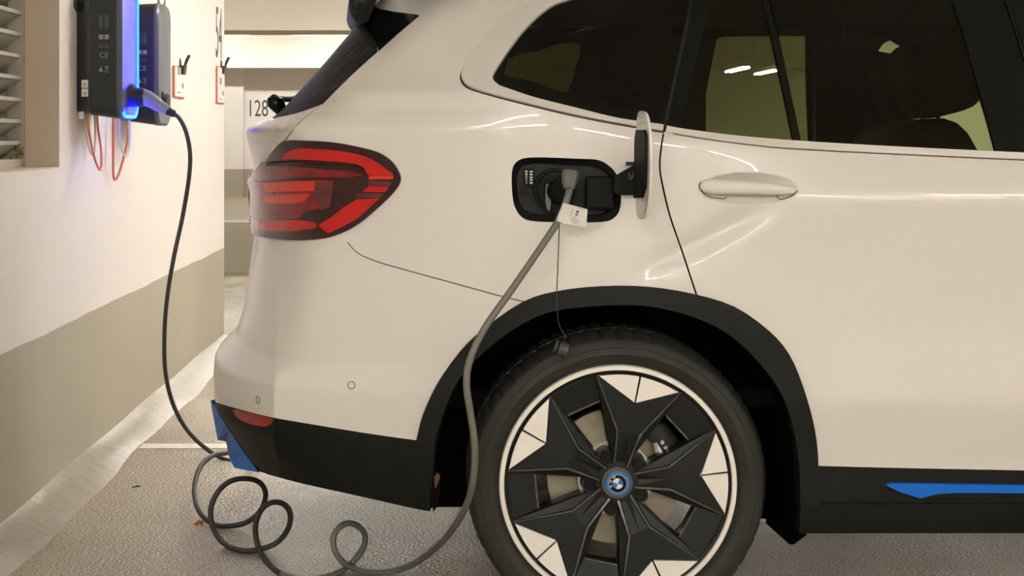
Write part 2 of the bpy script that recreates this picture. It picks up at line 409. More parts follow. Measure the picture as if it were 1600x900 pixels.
ZG = np.linspace(0.15, 1.75, 1601)
def soft(knots, sig):
    k = np.array(knots); v = np.interp(ZG, k[:, 0], k[:, 1])
    n = int(sig * 4 * 1000); x = np.arange(-n, n + 1) / 1000; g = np.exp(-x * x / (2 * sig * sig)); g /= g.sum()
    return np.convolve(np.pad(v, n, mode='edge'), g, 'valid')
GLAZ = [(1.118, .034), (1.20, .062), (1.35, .125), (1.50, .20), (1.62, .30), (1.70, .40)]
S_DOOR = soft([(.20, .07), (.24, .052), (.30, .034), (.40, .030), (.546, .0), (.60, .005), (.70, .012), (.80, .015), (.90, .012), (1.005, .003), (1.02, .005)] + GLAZ, .013)
S_QTR = soft([(.20, .06), (.30, .036), (.40, .020), (.55, .006), (.70, .0), (.85, .001), (1.0, .003), (1.09, .0050), (1.122, .009), (1.16, .038), (1.20, .060)] + GLAZ[2:], .010)
SIL = [(627, 336), (590, 333), (555, 336), (545, 345), (520, 369), (480, 381), (440, 387), (400, 393), (350, 401), (300, 401), (250, 394), (225, 388), (207, 384), (200, 387), (191, 404), (182, 427), (170, 441), (100, 505), (35, 562)]
zk = [CZ - (py - PY) * 4.0 / F for py, px in SIL]; xk = [(px - PX) * 4.0 / F - .01 for py, px in SIL]
zk = [.22, .30, .37] + zk + [1.62, 1.72]; xk = [-.50, -.585, -.63] + xk + [-.13, -.03]
XRK = np.array(xk); ZRK = np.array(zk)
ZFK = np.array([.2, .3, .6, .85, .98, 1.03, 1.08, 1.12, 1.6, 1.72]); XFK = np.array([3.8, 3.92, 4.05, 4.02, 3.86, 3.55, 3.1, 2.72, 1.75, 1.5])
HX, HZ = None, None
BELT_X = [.04, .271, .47, .70, 1.0, 1.29, 1.8, 2.7]; BELT_Z = [1.252, 1.194, 1.156, 1.125, 1.108, 1.096, 1.08, 1.07]
H_C = at(1170, 295, D); H_R = (0.114, 0.037)

def S(u, z):
    u = np.asarray(u, float); z = np.asarray(z, float)
    d = np.interp(u, U, plan[:, 0]); c = np.interp(u, U, plan[:, 1])
    br = smooth(d, .30, 1.05); bf = smooth(LEN - d, .35, 2.3)
    X = XR0 + d + (np.interp(z, ZRK, XRK) - XR0) * (1 - br) + (np.interp(z, ZFK, XFK) - XF0) * (1 - bf)
    wd = smooth(X, .52, .95) * (1 - smooth(X, 2.5, 2.9))
    bz_ = np.interp(X, BELT_X, BELT_Z)                      # the waist line falls towards the front
    zw = np.where(z < 1.02, z, np.where(z < bz_, 1.02 + (z - 1.02) * (.098 / (bz_ - 1.02)), 1.118 + (z - bz_) * ((1.72 - 1.118) / (1.72 - bz_))))
    s = np.interp(zw, ZG, S_DOOR) * wd + np.interp(zw, ZG, S_QTR) * (1 - wd)
    c = c + np.interp(X - XR0, DG, DIFF, left=0, right=0) * (1 - smooth(z, .70, .84))      # corner edge of the bumper
    Y = D + c + s * (1 - smooth(c, .12, .55))
    # flare round the wheel openings
    for wx in (0.372, 3.236):
        rr = np.hypot(X - wx, z - .35)
        Y = Y - 0.006 * (1 - smooth(rr, .44, .66)) * (1 - smooth(c, 0.02, .12))
    # bowl behind the door handle
    q = np.clip(1 - ((X - H_C.x) / H_R[0]) ** 2 - ((z - H_C.z) / H_R[1]) ** 2, 0, 1)
    Y = Y + 0.028 * q
    # scoop that runs down from the handle to the arch
    ax, az, bx_, bz = .50, .885, .70, .985
    t = np.clip(((X - ax) * (bx_ - ax) + (z - az) * (bz - az)) / ((bx_ - ax) ** 2 + (bz - az) ** 2), 0, 1)
    dd = (-(X - ax) * (bz - az) + (z - az) * (bx_ - ax)) / math.hypot(bx_ - ax, bz - az)
    al = ((X - ax) * (bx_ - ax) + (z - az) * (bz - az)) / math.hypot(bx_ - ax, bz - az)
    wl_ = smooth(al, -.16, .03) * (1 - smooth(al, .16, .30))
    Y = Y + 0.011 * np.exp(-(dd / .024) ** 2) * wl_
    return np.stack([X, Y, z], -1)

def proj(P):
    return PX + F * P[..., 0] / P[..., 1], PY - F * (P[..., 2] - CZ) / P[..., 1]

# pull the rear profile so that its outline stands where it should
uu = np.linspace(0, 2.2, 500)
for it in range(6):
    for i, (py, px) in enumerate(SIL):
        P = S(uu, np.full(500, ZRK[i + 3])); qx, qy = proj(P)
        j = int(np.argmin(qx)); XRK[i + 3] += (px - qx[j]) * P[j, 1] / F * 0.9
        ZRK[i + 3] = CZ - (py - PY) * P[j, 1] / F

def Nrm(u, z):
    e = 0.0012
    a = S(u + e, z) - S(u - e, z); b = S(u, z + e) - S(u, z - e)
    n = np.cross(a, b); n /= np.linalg.norm(n, axis=-1, keepdims=True) + 1e-12
    return n
# u grows towards +X and z upwards on the near side: cross points to -Y (outwards)

gu = np.linspace(0.25, 4.6, 1300); gz = np.linspace(.2, 1.66, 420)
GU, GZ = np.meshgrid(gu, gz); GP = S(GU, GZ); GQX, GQY = proj(GP)
GNv = Nrm(GU, GZ); FACING = (GNv[..., 0] * GP[..., 0] + GNv[..., 1] * GP[..., 1] + GNv[..., 2] * (GP[..., 2] - CZ)) < 0.0
def uz(px, py):
    dist = (GQX - px) ** 2 + (GQY - py) ** 2 + np.where(FACING, 0, 1e5) + 10 * (GP[..., 1] - D)
    k = np.unravel_index(np.argmin(dist), dist.shape); u, z = GU[k], GZ[k]
    best = (dist[k], u, z)
    for _ in range(6):
        e = 1e-4
        p0 = proj(S(u, z)); p1 = proj(S(u + e, z)); p2 = proj(S(u, z + e))
        J = np.array([[(p1[0] - p0[0]) / e, (p2[0] - p0[0]) / e], [(p1[1] - p0[1]) / e, (p2[1] - p0[1]) / e]])
        if abs(np.linalg.det(J)) < 3e4: break
        st = np.linalg.solve(J, [px - p0[0], py - p0[1]])
        st = np.clip(st, -.01, .01); u += st[0]; z += st[1]
        p0 = proj(S(u, z)); e2 = (p0[0] - px) ** 2 + (p0[1] - py) ** 2
        if e2 < best[0]: best = (e2, u, z)
    return best[1], best[2]

def path(pts, n=5, closed=False, curve=True):
    p = [(v.x, v.y) for v in catmull([(a, b, 0) for a, b in pts], n, closed)] if curve else pts
    return [uz(a, b) for a, b in p]

def ribbon(line, wdt):
    """thin polygon round a polyline in (u, z)"""
    L, R = [], []
    P = np.array(line)
    for i in range(len(P)):
        t = P[min(i + 1, len(P) - 1)] - P[max(i - 1, 0)]; t = t / (np.linalg.norm(t) + 1e-9); n = np.array([-t[1], t[0]])
        L.append(tuple(P[i] + n * wdt / 2)); R.append(tuple(P[i] - n * wdt / 2))
    return L + R[::-1]

def inside(pts, poly):
    x, y = pts[:, 0], pts[:, 1]; poly = np.array(poly); r = np.zeros(len(x), bool)
    x0, y0 = poly[:, 0], poly[:, 1]; x1, y1 = np.roll(x0, -1), np.roll(y0, -1)
    for a, b, c, d_ in zip(x0, y0, x1, y1):
        if b == d_: continue
        cond = ((b > y) != (d_ > y)) & (x < (c - a) * (y - b) / (d_ - b) + a)
        r ^= cond
    return r

def cdt(polys, grid):
    pts = []; edges = []
    for poly in polys:
        b = len(pts); n = len(poly)
        pts += [Vector(p) for p in poly]; edges += [(b + i, b + (i + 1) % n) for i in range(n)]
    pts += [Vector(p) for p in grid]
    r = delaunay_2d_cdt(pts, edges, [], 0, 2e-5)
    V = np.array([(v.x, v.y) for v in r[0]]); T = np.array([f for f in r[2] if len(f) == 3])
    return V, T

def surf_part(name, V, T, m, parent, off=0.0, rim=0.010, mirror=False, offfn=None, nrm_off=True):
    """mesh of the triangles T of the domain, lifted off S by off, with a rim folded inwards"""
    if len(T) == 0: return None
    ids = np.unique(T); mp = -np.ones(len(V), int); mp[ids] = np.arange(len(ids)); T2 = mp[T]
    A = V[ids]; P = S(A[:, 0], A[:, 1]); N = Nrm(A[:, 0], A[:, 1])
    # orient triangles
    a, b, c = P[T2[:, 0]], P[T2[:, 1]], P[T2[:, 2]]
    fl = (np.cross(b - a, c - a) * N[T2[:, 0]]).sum(1) < 0
    T2[fl] = T2[fl][:, ::-1]
    o_ = np.full(len(A), off) if offfn is None else off + offfn(A[:, 0], A[:, 1], P)
    P = P + N * o_[:, None]
    faces = [tuple(t) for t in T2]; nsurf = len(faces)
    verts = [tuple(p) for p in P]
    ec = {}
    for t in T2:
        for i in range(3):
            e = (int(t[i]), int(t[(i + 1) % 3])); k = (min(e), max(e))
            ec.setdefault(k, []).append(e)
    bnd = [v[0] for v in ec.values() if len(v) == 1]
    if rim > 0:
        top = {}; low = {}
        for a_, b_ in bnd:
            for q in (a_, b_):
                if q not in top:
                    top[q] = len(verts); verts.append(tuple(P[q])); low[q] = len(verts); verts.append(tuple(P[q] - N[q] * rim))
        for a_, b_ in bnd: faces.append((top[b_], top[a_], low[a_], low[b_]))
    if mirror:
        verts = [(x, 2 * YC - y, z) for x, y, z in verts]; faces = [f[::-1] for f in faces]
    me = bpy.data.meshes.new(name); me.from_pydata(verts, [], faces); me.update()
    NN = N * np.array([1, -1, 1]) if mirror else N
    ln = []
    for p in me.polygons:
        p.use_smooth = True
        if p.index < nsurf:
            for vi in p.vertices: ln.append(tuple(NN[vi]))
        else:
            for vi in p.vertices: ln.append(tuple(p.normal))
    me.normals_split_custom_set(ln)
    return link(name, me, m, parent)

# ---- outlines traced on the side of the car
ARCH_IN = [(672, 800), (680, 697), (688, 662), (709, 607), (741, 564), (800, 516), (853, 489), (907, 480), (971, 476), (1024, 480), (1083, 495), (1136, 521), (1179, 559), (1216, 607), (1237, 660), (1247, 719), (1250, 792)]
ARCH_OUT = [(651, 688), (661, 649), (683, 601), (720, 548), (757, 513), (816, 472), (869, 455), (939, 447), (1013, 448), (1083, 459), (1147, 479), (1200, 516), (1232, 553), (1253, 601), (1269, 655), (1277, 708), (1279, 792)]
arch_in = path(ARCH_IN, 3); arch_out = path(ARCH_OUT, 3)
low_l = (arch_in[0][0], .18); low_r = (arch_in[-1][0], .18)
P_ARCH_HOLE = [low_l] + arch_in + [low_r]
P_ARCH_TRIM = [arch_in[0]] + arch_in[1:] + arch_out[::-1]
P_ARCH_TRIM = [uz(678, 691)] + [p for p in arch_in[3:]] + arch_out[::-1]
shift = lambda poly, du: [(a + du, b) for a, b in poly]
P_FARCH = shift(P_ARCH_HOLE, 2.864); P_FTRIM = shift(P_ARCH_TRIM, 2.864)

PORT = [(800, 296), (800, 268), (806, 254), (820, 247), (850, 246), (905, 248), (935, 250), (954, 261), (966, 278), (970, 300), (969, 325), (960, 340), (940, 347), (880, 347), (836, 346), (816, 340), (804, 322)]
P_PORT = path(PORT, 3, True)
PORT_RING = [(797, 296), (797, 266), (803, 251), (819, 243.5), (850, 242.5), (905, 244.5), (937, 246), (957, 258), (969, 276), (973.5, 300), (972.5, 327), (963, 343.5), (941, 350.5), (880, 350.5), (835, 349.5), (813, 343), (801, 324)]
P_PRING = path(PORT_RING, 3, True)

# window band
GL_BOT = [(780, 135), (833, 153), (900, 170), (967, 186), (1030, 195), (1064, 202), (1150, 213), (1250, 221), (1400, 229.5), (1600, 239), (1800, 246), (2100, 252), (2450, 254), (2560, 252)]
GL_REAR = [(887, 0), (867, 7), (847, 20), (823, 43), (800, 72), (773, 113), (771, 126), (780, 135)]
TR_BOT = [(727, 132), (743, 141), (800, 157), (900, 181), (990, 198), (1037, 206), (1100, 217), (1200, 229.5), (1300, 236), (1400, 241), (1600, 250), (1800, 257), (2100, 263), (2450, 266), (2640, 264)]
TR_REAR = [(838, -10), (808, 12), (783, 37), (755, 66), (737, 87), (724, 108), (721, 121), (727, 132)]
gb = path(GL_BOT, 4); gr = path(GL_REAR, 4); tb = path(TR_BOT, 4); trr = path(TR_REAR, 4)
def side(X): return X - XR0 + USIDE
gl_top = [(gr[0][0] + .07, 1.490), (side(.55), 1.535), (side(.95), 1.548), (side(1.5), 1.545), (side(1.9), 1.51)]
tr_top = [(trr[0][0] + .05, 1.495), (trr[0][0] + .16, 1.545), (side(.55), 1.568), (side(.95), 1.58), (side(1.5), 1.577), (side(1.95), 1.535)]
P_GLASS = gr[:-1] + gb + gl_top[::-1]
P_TRIM = trr[:-1] + tb + tr_top[::-1]
SEAL = [(a - 3, b - 1) for a, b in TR_REAR[:-1]] + [(725, 134.5)] + [(a, b + 2.2) for a, b in TR_BOT[1:6]]
P_SEAL = ribbon(path([(a - 1, b + .2) for a, b in TR_REAR[:-1]] + [(726, 133)] + [(a, b + .6) for a, b in TR_BOT[1:6]], 4), .0042)

P_SEAL2 = ribbon(path([(a, b + .3) for a, b in TR_BOT[5:12]], 4)[1:], .0022)
def cut(p_top, p_bot):                      # slanting line through the window band, in (u, z)
    return uz(*p_top), uz(*p_bot)
def strip(tl, bl, tr_, br_):
    def ext(a, b):
        a = np.array(uz(*a)); b = np.array(uz(*b)); v = (a - b) / (a[1] - b[1]); return [tuple(b + v * (1.66 - b[1])), tuple(b - v * .03)]
    l = ext(tl, bl); r = ext(tr_, br_); return [l[0], l[1], r[1], r[0]]
P_CPIL = strip((1075, 5), (1030, 195), (1107, 5), (1064, 203))
P_CSEAL = strip((1078, 5), (1036, 200), (1083, 5), (1041, 200))
P_DIV = strip((1193, 5), (1240, 222), (1205, 5), (1252, 222))
P_BPIL = strip((1507, 60), (1556, 238), (1625, 60), (1668, 238))
P_BSEAL = strip((1573, 5), (1640, 238), (1577, 5), (1645, 238))

DOOR_REAR = path([(1037, 208), (1033, 232), (1031, 262), (1036, 293), (1047, 338), (1065, 390), (1089, 463)], 5)
G_DOOR = ribbon(DOOR_REAR, .0042)
FD = path([(1643, 258), (1660, 400), (1668, 560), (1655, 740)], 5); G_FD = ribbon(FD, .004)
BUMP = path([(530, 352), (540, 374), (560, 396), (590, 409), (620, 418), (700, 440), (780, 462), (822, 472)], 5)
G_BUMP = ribbon(BUMP, .0022)
GATE = path([(436, 236), (446, 219), (470, 190), (505, 162)], 5); G_GATE = ribbon(GATE, .003)
PILL_EDGE = path([(505, 162), (545, 122), (590, 81), (655, 26), (692, -1)], 4)
ROOFSEAM = path([(655, 26), (692, 0)], 4)

LB_TOP = [(336, 628), (365, 637), (425, 652), (500, 665), (580, 678), (652, 688), (684, 692)]
lbt = path(LB_TOP, 4)
LB_BOT = [(403, 737), (470, 755), (560, 775), (640, 793), (672, 799), (684, 800)]
lbb = path(LB_BOT, 4)
P_LOWB = [(0.0, lbt[0][1])] + lbt + lbb[::-1] + [(0.0, lbb[0][1])]
P_BELOW_R = [(-.01, lbb[0][1])] + lbb + [(lbb[-1][0], .1), (-.01, .1)]
P_REFL = path([(363, 640), (395, 646), (425, 653), (425, 660), (414, 667), (390, 663), (371, 654)], 4, True)
blue_edge = path([(336, 632), (350, 665), (372, 705), (403, 738)], 4)
# sill
st = path([(1279, 728), (1400, 731), (1600, 735)], 4); UF = side(2.72)
P_SILL = [(arch_in[-1][0], st[0][1]), (st[0][0], st[0][1])] + st[1:] + [(UF, st[-1][1]), (UF, .312), (arch_in[-1][0] - .002, .312)]
P_SKIRT = [(arch_in[-1][0] - .002, .312), (UF, .312), (UF, .243), (arch_in[-1][0] - .008, .243)]
P_BSTRIP = path([(1383, 757), (1392, 754.5), (1420, 754.5), (1600, 757.5), (1900, 762), (1900, 773), (1600, 769.5), (1490, 769), (1462, 771), (1437, 777.5), (1405, 768)], 1, True, curve=False)
P_BRECESS = path([(1345, 745), (1352, 741), (1420, 741), (1600, 744), (1900, 749), (1900, 780), (1600, 777), (1440, 781), (1400, 772), (1365, 757)], 1, True, curve=False)

# tail lamp
LAMP_V = [(424, 251), (431, 236), (446, 220), (480, 219.5), (520, 222), (560, 229), (592, 238), (613, 252), (625, 270), (626, 285), (614, 303), (590, 326), (565, 347), (540, 362), (510, 372), (475, 375.5), (440, 374.5), (418, 371)]
lv_ = path(LAMP_V, 4)
P_LAMP = lv_ + [(lv_[-1][0] - .10, .895), (lv_[-1][0] - .19, .93), (lv_[-1][0] - .20, 1.05), (lv_[0][0] - .10, 1.068), (lv_[0][0] - .03, lv_[0][1])]
# rear glass and the black blade beside it
RG_LOW = path([(430, 184), (460, 178), (490, 168), (505, 162)], 4)
P_RGLASS = [(-.01, RG_LOW[0][1] + .003)] + RG_LOW + PILL_EDGE[:9] + [uz(589, 68), uz(577, 2), (uz(577, 2)[0], 1.478), (-.01, 1.478)]
P_BLADE = [uz(577, 2), uz(655, 25), uz(622, 53), uz(592, 80), uz(589, 68)]
P_TAILG = [(-.01, lbt[0][1] + .20)] + path([(452, 640)], 1, curve=False)[:0] + [(lv_[0][0] - .19, .80)] + [(lv_[0][0] - .19, .93), (lv_[0][0] - .19, 1.05), (lv_[0][0] - .02, 1.05)] + GATE + RG_LOW[::-1] + [(-.01, RG_LOW[0][1])]

ALL = [P_ARCH_HOLE, P_ARCH_TRIM, P_FARCH, P_FTRIM, P_PORT, P_PRING, P_GLASS, P_TRIM, P_SEAL, P_SEAL2, P_CPIL, P_CSEAL, P_DIV, P_BPIL, P_BSEAL,
       G_DOOR, G_FD, G_BUMP, G_GATE, P_LOWB, P_BELOW_R, P_REFL, P_SILL, P_SKIRT, P_BSTRIP, P_BRECESS, P_LAMP, P_RGLASS, P_BLADE, P_TAILG, ribbon(ROOFSEAM, .002)]
ALL = [[(min(max(a, 0), UEND), min(max(b, .18), 1.64)) for a, b in p] for p in ALL]
grid = []
ZT = 1.64
step = .018; r_ = 0; z = .18
while z <= ZT + 1e-6:
    r_ += 1
    u = (step / 2 if r_ % 2 else 0)
    while u < UEND:
        grid.append((u, z)); u += step if u < 3.2 else step * 3
    z += step * .8
for i in range(70):
    for j in range(28):
        grid.append((side(H_C.x - .13 + i * .26 / 69) + .0003 * (j % 2), H_C.z - .045 + j * .09 / 27))
UCR = float(np.interp(.243, rear[:, 0], U[:len(rear)]))
for k in range(-5, 6):
    for j in range(62): grid.append((UCR + k * .005, .30 + j * .009 + (.0045 if k % 2 else 0)))
for zz in np.linspace(.19, ZT, 90): grid += [(0, zz), (UEND, zz)]
BV, BT = cdt(ALL, grid)
cen = BV[BT].mean(1)
cen_a = BV[BT]; e1_ = cen_a[:, 1] - cen_a[:, 0]; e2_ = cen_a[:, 2] - cen_a[:, 0]; area = np.abs(e1_[:, 0] * e2_[:, 1] - e1_[:, 1] * e2_[:, 0])
BT = BT[area > 1e-10]; cen = BV[BT].mean(1)

ROLES = {}
def classify(port):
    lab = np.full(len(cen), '', dtype=object); done = np.zeros(len(cen), bool)
    def put(name, poly, extra=None):
        nonlocal done
        k = inside(cen, poly) & ~done
        if extra is not None: k &= extra
        lab[k] = name; done |= k
    put('none', P_ARCH_HOLE); put('none', P_FARCH)
    put('wheel_arch_trim', P_ARCH_TRIM); put('front_arch_trim', P_FTRIM)
    if port: put('none', P_PORT); put('port_lip', P_PRING)
    band = inside(cen, P_GLASS)
    put('door_seal', P_CSEAL, band | inside(cen, P_TRIM)); put('front_door_seal', P_BSEAL, band)
    put('c_pillar', P_CPIL, band); put('window_divider', P_DIV, band); put('b_pillar', P_BPIL, band)
    uc1 = np.interp(cen[:, 1], [P_CPIL[1][1], P_CPIL[0][1]], [P_CPIL[1][0], P_CPIL[0][0]])
    ud1 = np.interp(cen[:, 1], [P_DIV[1][1], P_DIV[0][1]], [P_DIV[1][0], P_DIV[0][0]])
    ub1 = np.interp(cen[:, 1], [P_BPIL[1][1], P_BPIL[0][1]], [P_BPIL[1][0], P_BPIL[0][0]])
    put('quarter_window', P_GLASS, cen[:, 0] < uc1); put('rear_vent_window', P_GLASS, cen[:, 0] < ud1)
    put('rear_door_window', P_GLASS, cen[:, 0] < ub1); put('front_door_window', P_GLASS)
    put('rubber_seal', P_SEAL); put('belt_seal', P_SEAL2)
    ux = np.interp(cen[:, 1], [1.0, 1.66], [DOOR_REAR[0][0], DOOR_REAR[0][0]])
    put('window_trim', P_TRIM, cen[:, 0] < ux); put('door_window_trim', P_TRIM)
    put('red_reflector', P_REFL); put('bumper_cladding', P_LOWB); put('none', P_BELOW_R)
    put('blue_sill_strip', P_BSTRIP); put('sill_recess', P_BRECESS, inside(cen, P_SILL)); put('sill_cladding', P_SILL); put('sill_skirt', P_SKIRT)
    k = (cen[:, 1] < .245) & ~done; lab[k] = 'none'; done |= k
    put('tail_lamp', P_LAMP); put('door_gap', G_DOOR); put('front_door_gap', G_FD); put('tailgate_gap', G_GATE); put('bumper_gap', G_BUMP, cen[:, 1] < .90)
    put('spoiler_blade', P_BLADE); put('rear_window', P_RGLASS)
    put('tailgate', P_TAILG)
    # doors, quarter, bumper, front
    dz = np.array(sorted((b, a) for a, b in DOOR_REAR)); udr = np.interp(cen[:, 1], dz[:, 0], dz[:, 1])
    fz = np.array(sorted((b, a) for a, b in FD)); uf = np.interp(cen[:, 1], fz[:, 0], fz[:, 1])
    below = cen[:, 1] < np.interp(cen[:, 0], [0] + [a for a, b in BUMP], [BUMP[0][1] - .03] + [b for a, b in BUMP])
    belt = np.interp(cen[:, 0], [a for a, b in tb], [b for a, b in tb])
    rest = ~done
    hi = cen[:, 1] > 1.13
    lab[rest & hi] = 'roof_side'
    k = rest & hi & (cen[:, 0] < side(.30)); lab[k] = 'rear_quarter_panel'
    pe = np.array(PILL_EDGE); kk = rest & (cen[:, 1] > 1.38) & (cen[:, 0] < np.interp(cen[:, 1], pe[:, 1], pe[:, 0])); lab[kk] = 'roof_edge'
    lo = rest & ~hi
    lab[lo & (cen[:, 0] < udr)] = 'rear_quarter_panel'
    lab[lo & (cen[:, 0] >= udr) & (cen[:, 0] < uf)] = 'rear_door'
    lab[lo & (cen[:, 0] >= uf)] = 'front_door'
    lab[lo & (cen[:, 0] > side(2.55))] = 'front_fender'
    lab[rest & hi & (cen[:, 0] > side(2.75))] = 'windscreen_surround'
    k = lo & below & (cen[:, 0] < arch_out[4][0]); lab[k] = 'rear_bumper'
    return lab

SPEC = {   # material, lift, rim depth
    'wheel_arch_trim': (M_clad, .006, .05), 'front_arch_trim': (M_clad, .006, .05), 'port_lip': (M_paint, .0015, .012), 'door_seal': (M_rubber, -.004, .002),
    'c_pillar': (M_gloss, 0, .01), 'window_divider': (M_gloss, .001, .01), 'b_pillar': (M_gloss, 0, .01),
    'quarter_window': (M_glass_r, -.003, 0), 'rear_vent_window': (M_glass_d, -.003, 0), 'rear_door_window': (M_glass_d, -.003, 0), 'front_door_window': (M_glass_f, -.003, 0),
    'rubber_seal': (M_rubber, -.002, .004), 'belt_seal': (M_rubber, -.002, .004), 'window_trim': (M_satin, .004, .012), 'door_window_trim': (M_satin, .004, .012),
    'red_reflector': (M_redr, -.001, .01), 'bumper_cladding': (M_clad, 0, .02), 'blue_sill_strip': (M_blue, .006, .012), 'sill_recess': (M_clad, -.004, .004),
    'sill_cladding': (M_clad, 0, .012), 'sill_skirt': (M_clad, .008, .03), 'tail_lamp': (M_gap, -.03, .0), 'door_gap': (M_gap, -.005, 0), 'front_door_gap': (M_gap, -.005, 0), 'tailgate_gap': (M_gap, -.005, 0), 'bumper_gap': (M_gap, -.005, 0), 'front_door_seal': (M_rubber, -.004, .002),
    'spoiler_blade': (M_gloss, .003, .01), 'rear_window': (M_dirtglass, -.002, 0), 'tailgate': (M_gatep, 0, .01), 'rear_quarter_panel': (M_paint, 0, .012),
    'rear_door': (M_paint, 0, .012), 'front_door': (M_paint, 0, .012), 'front_fender': (M_paint, 0, .012), 'rear_bumper': (M_paint, 0, .012),
    'roof_side': (M_paint, 0, .01), 'roof_edge': (M_paint, 0, .01), 'windscreen_surround': (M_gloss, 0, .01)}
PARTS = {}
for mirror in (False, True):
    lab = classify(not mirror)
    for nm, (m_, off, rim) in SPEC.items():
        T = BT[lab == nm]
        o = surf_part(nm, BV, T, m_, CAR, off, rim, mirror)
        if o is not None: PARTS[(nm, mirror)] = o
tag(PARTS[('red_reflector', False)], 'red reflector'); tag(PARTS[('blue_sill_strip', False)], 'bright blue accent strip')
tag(PARTS[('window_trim', False)], 'satin silver window trim'); tag(PARTS[('door_window_trim', False)], 'satin silver window trim')
tag(PARTS[('rear_window', False)], 'dirt-streaked dark rear window'); tag(PARTS[('wheel_arch_trim', False)], 'matte black wheel arch trim')
# roof cap
bm = bmesh.new()
us = np.linspace(0, UEND, 120); ringa = S(us, np.full(120, 1.64))
pts = [Vector(p) for p in ringa] + [Vector((p[0], 2 * YC - p[1], p[2])) for p in ringa[::-1][1:-1]]
c0 = sum(pts, Vector()) / len(pts)
loops = []
for k in range(6):
    t = k / 6; loops.append([bm.verts.new(p.lerp(c0, t) + Vector((0, 0, .05 * (1 - (1 - t) ** 2)))) for p in pts])
n = len(pts)
for k in range(5):
    for i in range(n): bm.faces.new((loops[k][i], loops[k][(i + 1) % n], loops[k + 1][(i + 1) % n], loops[k + 1][i]))
bm.faces.new(loops[-1])
bm_obj('roof', bm, M_paint, CAR, smooth=True)

# ---- tail lamp facets, on the same surface but proud of it
def lp(pts):                                     # points of the close-up of the lamp to pixels
    return [(370 + a / 4.5, 200 + b / 4.5) for a, b in pts]
def lamp_off(u, z, P):
    return .012 * (1 - smooth(u, lv_[0][0] - .02, lv_[0][0] + .10)) + .006 * (1 - smooth(z, 1.035, 1.05)) * (1 - smooth(u, lv_[8][0] - .12, lv_[8][0] - .03))
uL = lv_[-1][0] - .18
def wrapl(poly, zt, zb):                         # carries the left end of a facet round the corner
    return poly + [(uL, zb), (uL, zt)]
facets = [
    ('bright_strip', M_lora, path(lp([(932, 338), (1110, 336), (1104, 360), (932, 360)]), 1, True, False)),
    ('red_lens', M_lred, path(lp([(322, 213), (370, 165), (450, 141), (560, 145), (700, 156), (850, 181), (960, 221), (1060, 290), (1108, 333), (935, 333), (905, 285), (840, 252), (700, 236), (500, 222), (380, 214)]), 2, True)),
    ('grey_strip', M_lgrey, path(lp([(930, 370), (1100, 376), (1082, 406), (930, 402)]), 1, True, False)),
    ('red_lens', M_lred, path(lp([(892, 440), (935, 407), (1078, 410), (1052, 450), (894, 448)]), 1, True, False)),
    ('grey_strip', M_lgrey, path(lp([(860, 458), (1042, 456), (1018, 488), (830, 488)]), 1, True, False)),
    ('red_lens', M_lred, path(lp([(750, 560), (850, 500), (1012, 492), (850, 640), (760, 688), (650, 742), (600, 705), (582, 680), (680, 620)]), 1, True, False)),
    ('reflector_block', M_lora, path(lp([(240, 376), (400, 372), (560, 374), (552, 440), (262, 442)]), 1, True, False)),
    ('reflector_block', M_lora, path(lp([(240, 462), (530, 460), (485, 518), (430, 530), (232, 526)]), 1, True, False)),
    ('grey_strip', M_lgrey, path(lp([(560, 380), (680, 378), (655, 560), (590, 580), (552, 450)]), 1, True, False)),
    ('amber_band', M_lmid, path(lp([(150, 300), (250, 266), (400, 268), (600, 288), (800, 304), (895, 330), (800, 345), (600, 345), (350, 348), (180, 354), (100, 385)]), 1, True, False)),
    ('lower_band', M_lred, path(lp([(150, 642), (430, 646), (560, 662), (578, 690), (550, 708), (400, 724), (200, 726), (160, 715)]), 1, True, False)),
    ('side_blade', M_lred, path(lp([(108, 490), (122, 510), (150, 580), (165, 612), (140, 610), (115, 560)]), 1, True, False)),
    ('inner_band', M_lmid, path(lp([(100, 400), (180, 366), (600, 364), (690, 372), (660, 560), (500, 582), (440, 640), (160, 632), (110, 470)]), 1, True, False)),
]
P_INNER = None
lg = []
zlo, zhi = .84, 1.17
a0, a1 = uL - .03, lv_[8][0] + .02
for i in range(int((a1 - a0) / .011)):
    for j in range(int((zhi - zlo) / .011)): lg.append((a0 + i * .011 + (.005 if j % 2 else 0), zlo + j * .011))
LV2, LT2 = cdt([P_LAMP] + [f[2] for f in facets], lg)
lc = LV2[LT2].mean(1); ldone = ~inside(lc, P_LAMP)
parts_l = []
for nm, m_, poly in facets:
    k = inside(lc, poly) & ~ldone; ldone |= k; parts_l.append((nm, m_, k))
kfr = ~ldone
for mirror in (False, True):
    base = surf_part('tail_light', LV2, LT2[kfr], M_ldark, CAR, .006, .03, mirror, lamp_off)
    if not mirror: tag(base, 'dark red tail light with bright red bands')
    for i, (nm, m_, k) in enumerate(parts_l):
        surf_part(nm, LV2, LT2[k], m_, base, .0045 if i % 2 else .005, .004, mirror, lamp_off)

# ridge that divides the lamp
rl = path(lp([(270, 247), (380, 242), (500, 240), (700, 250), (830, 265), (910, 305)]), 4)
bm = bmesh.new(); A = np.array(rl); PP = S(A[:, 0], A[:, 1]) + Nrm(A[:, 0], A[:, 1]) * (.010 + lamp_off(A[:, 0], A[:, 1], None))[:, None]
tube(bm, [tuple(p) for p in PP], [.0055 - .004 * (i / (len(PP) - 1)) for i in range(len(PP))], 8); bm_obj('lamp_ridge', bm, M_ldark, CAR, smooth=True)

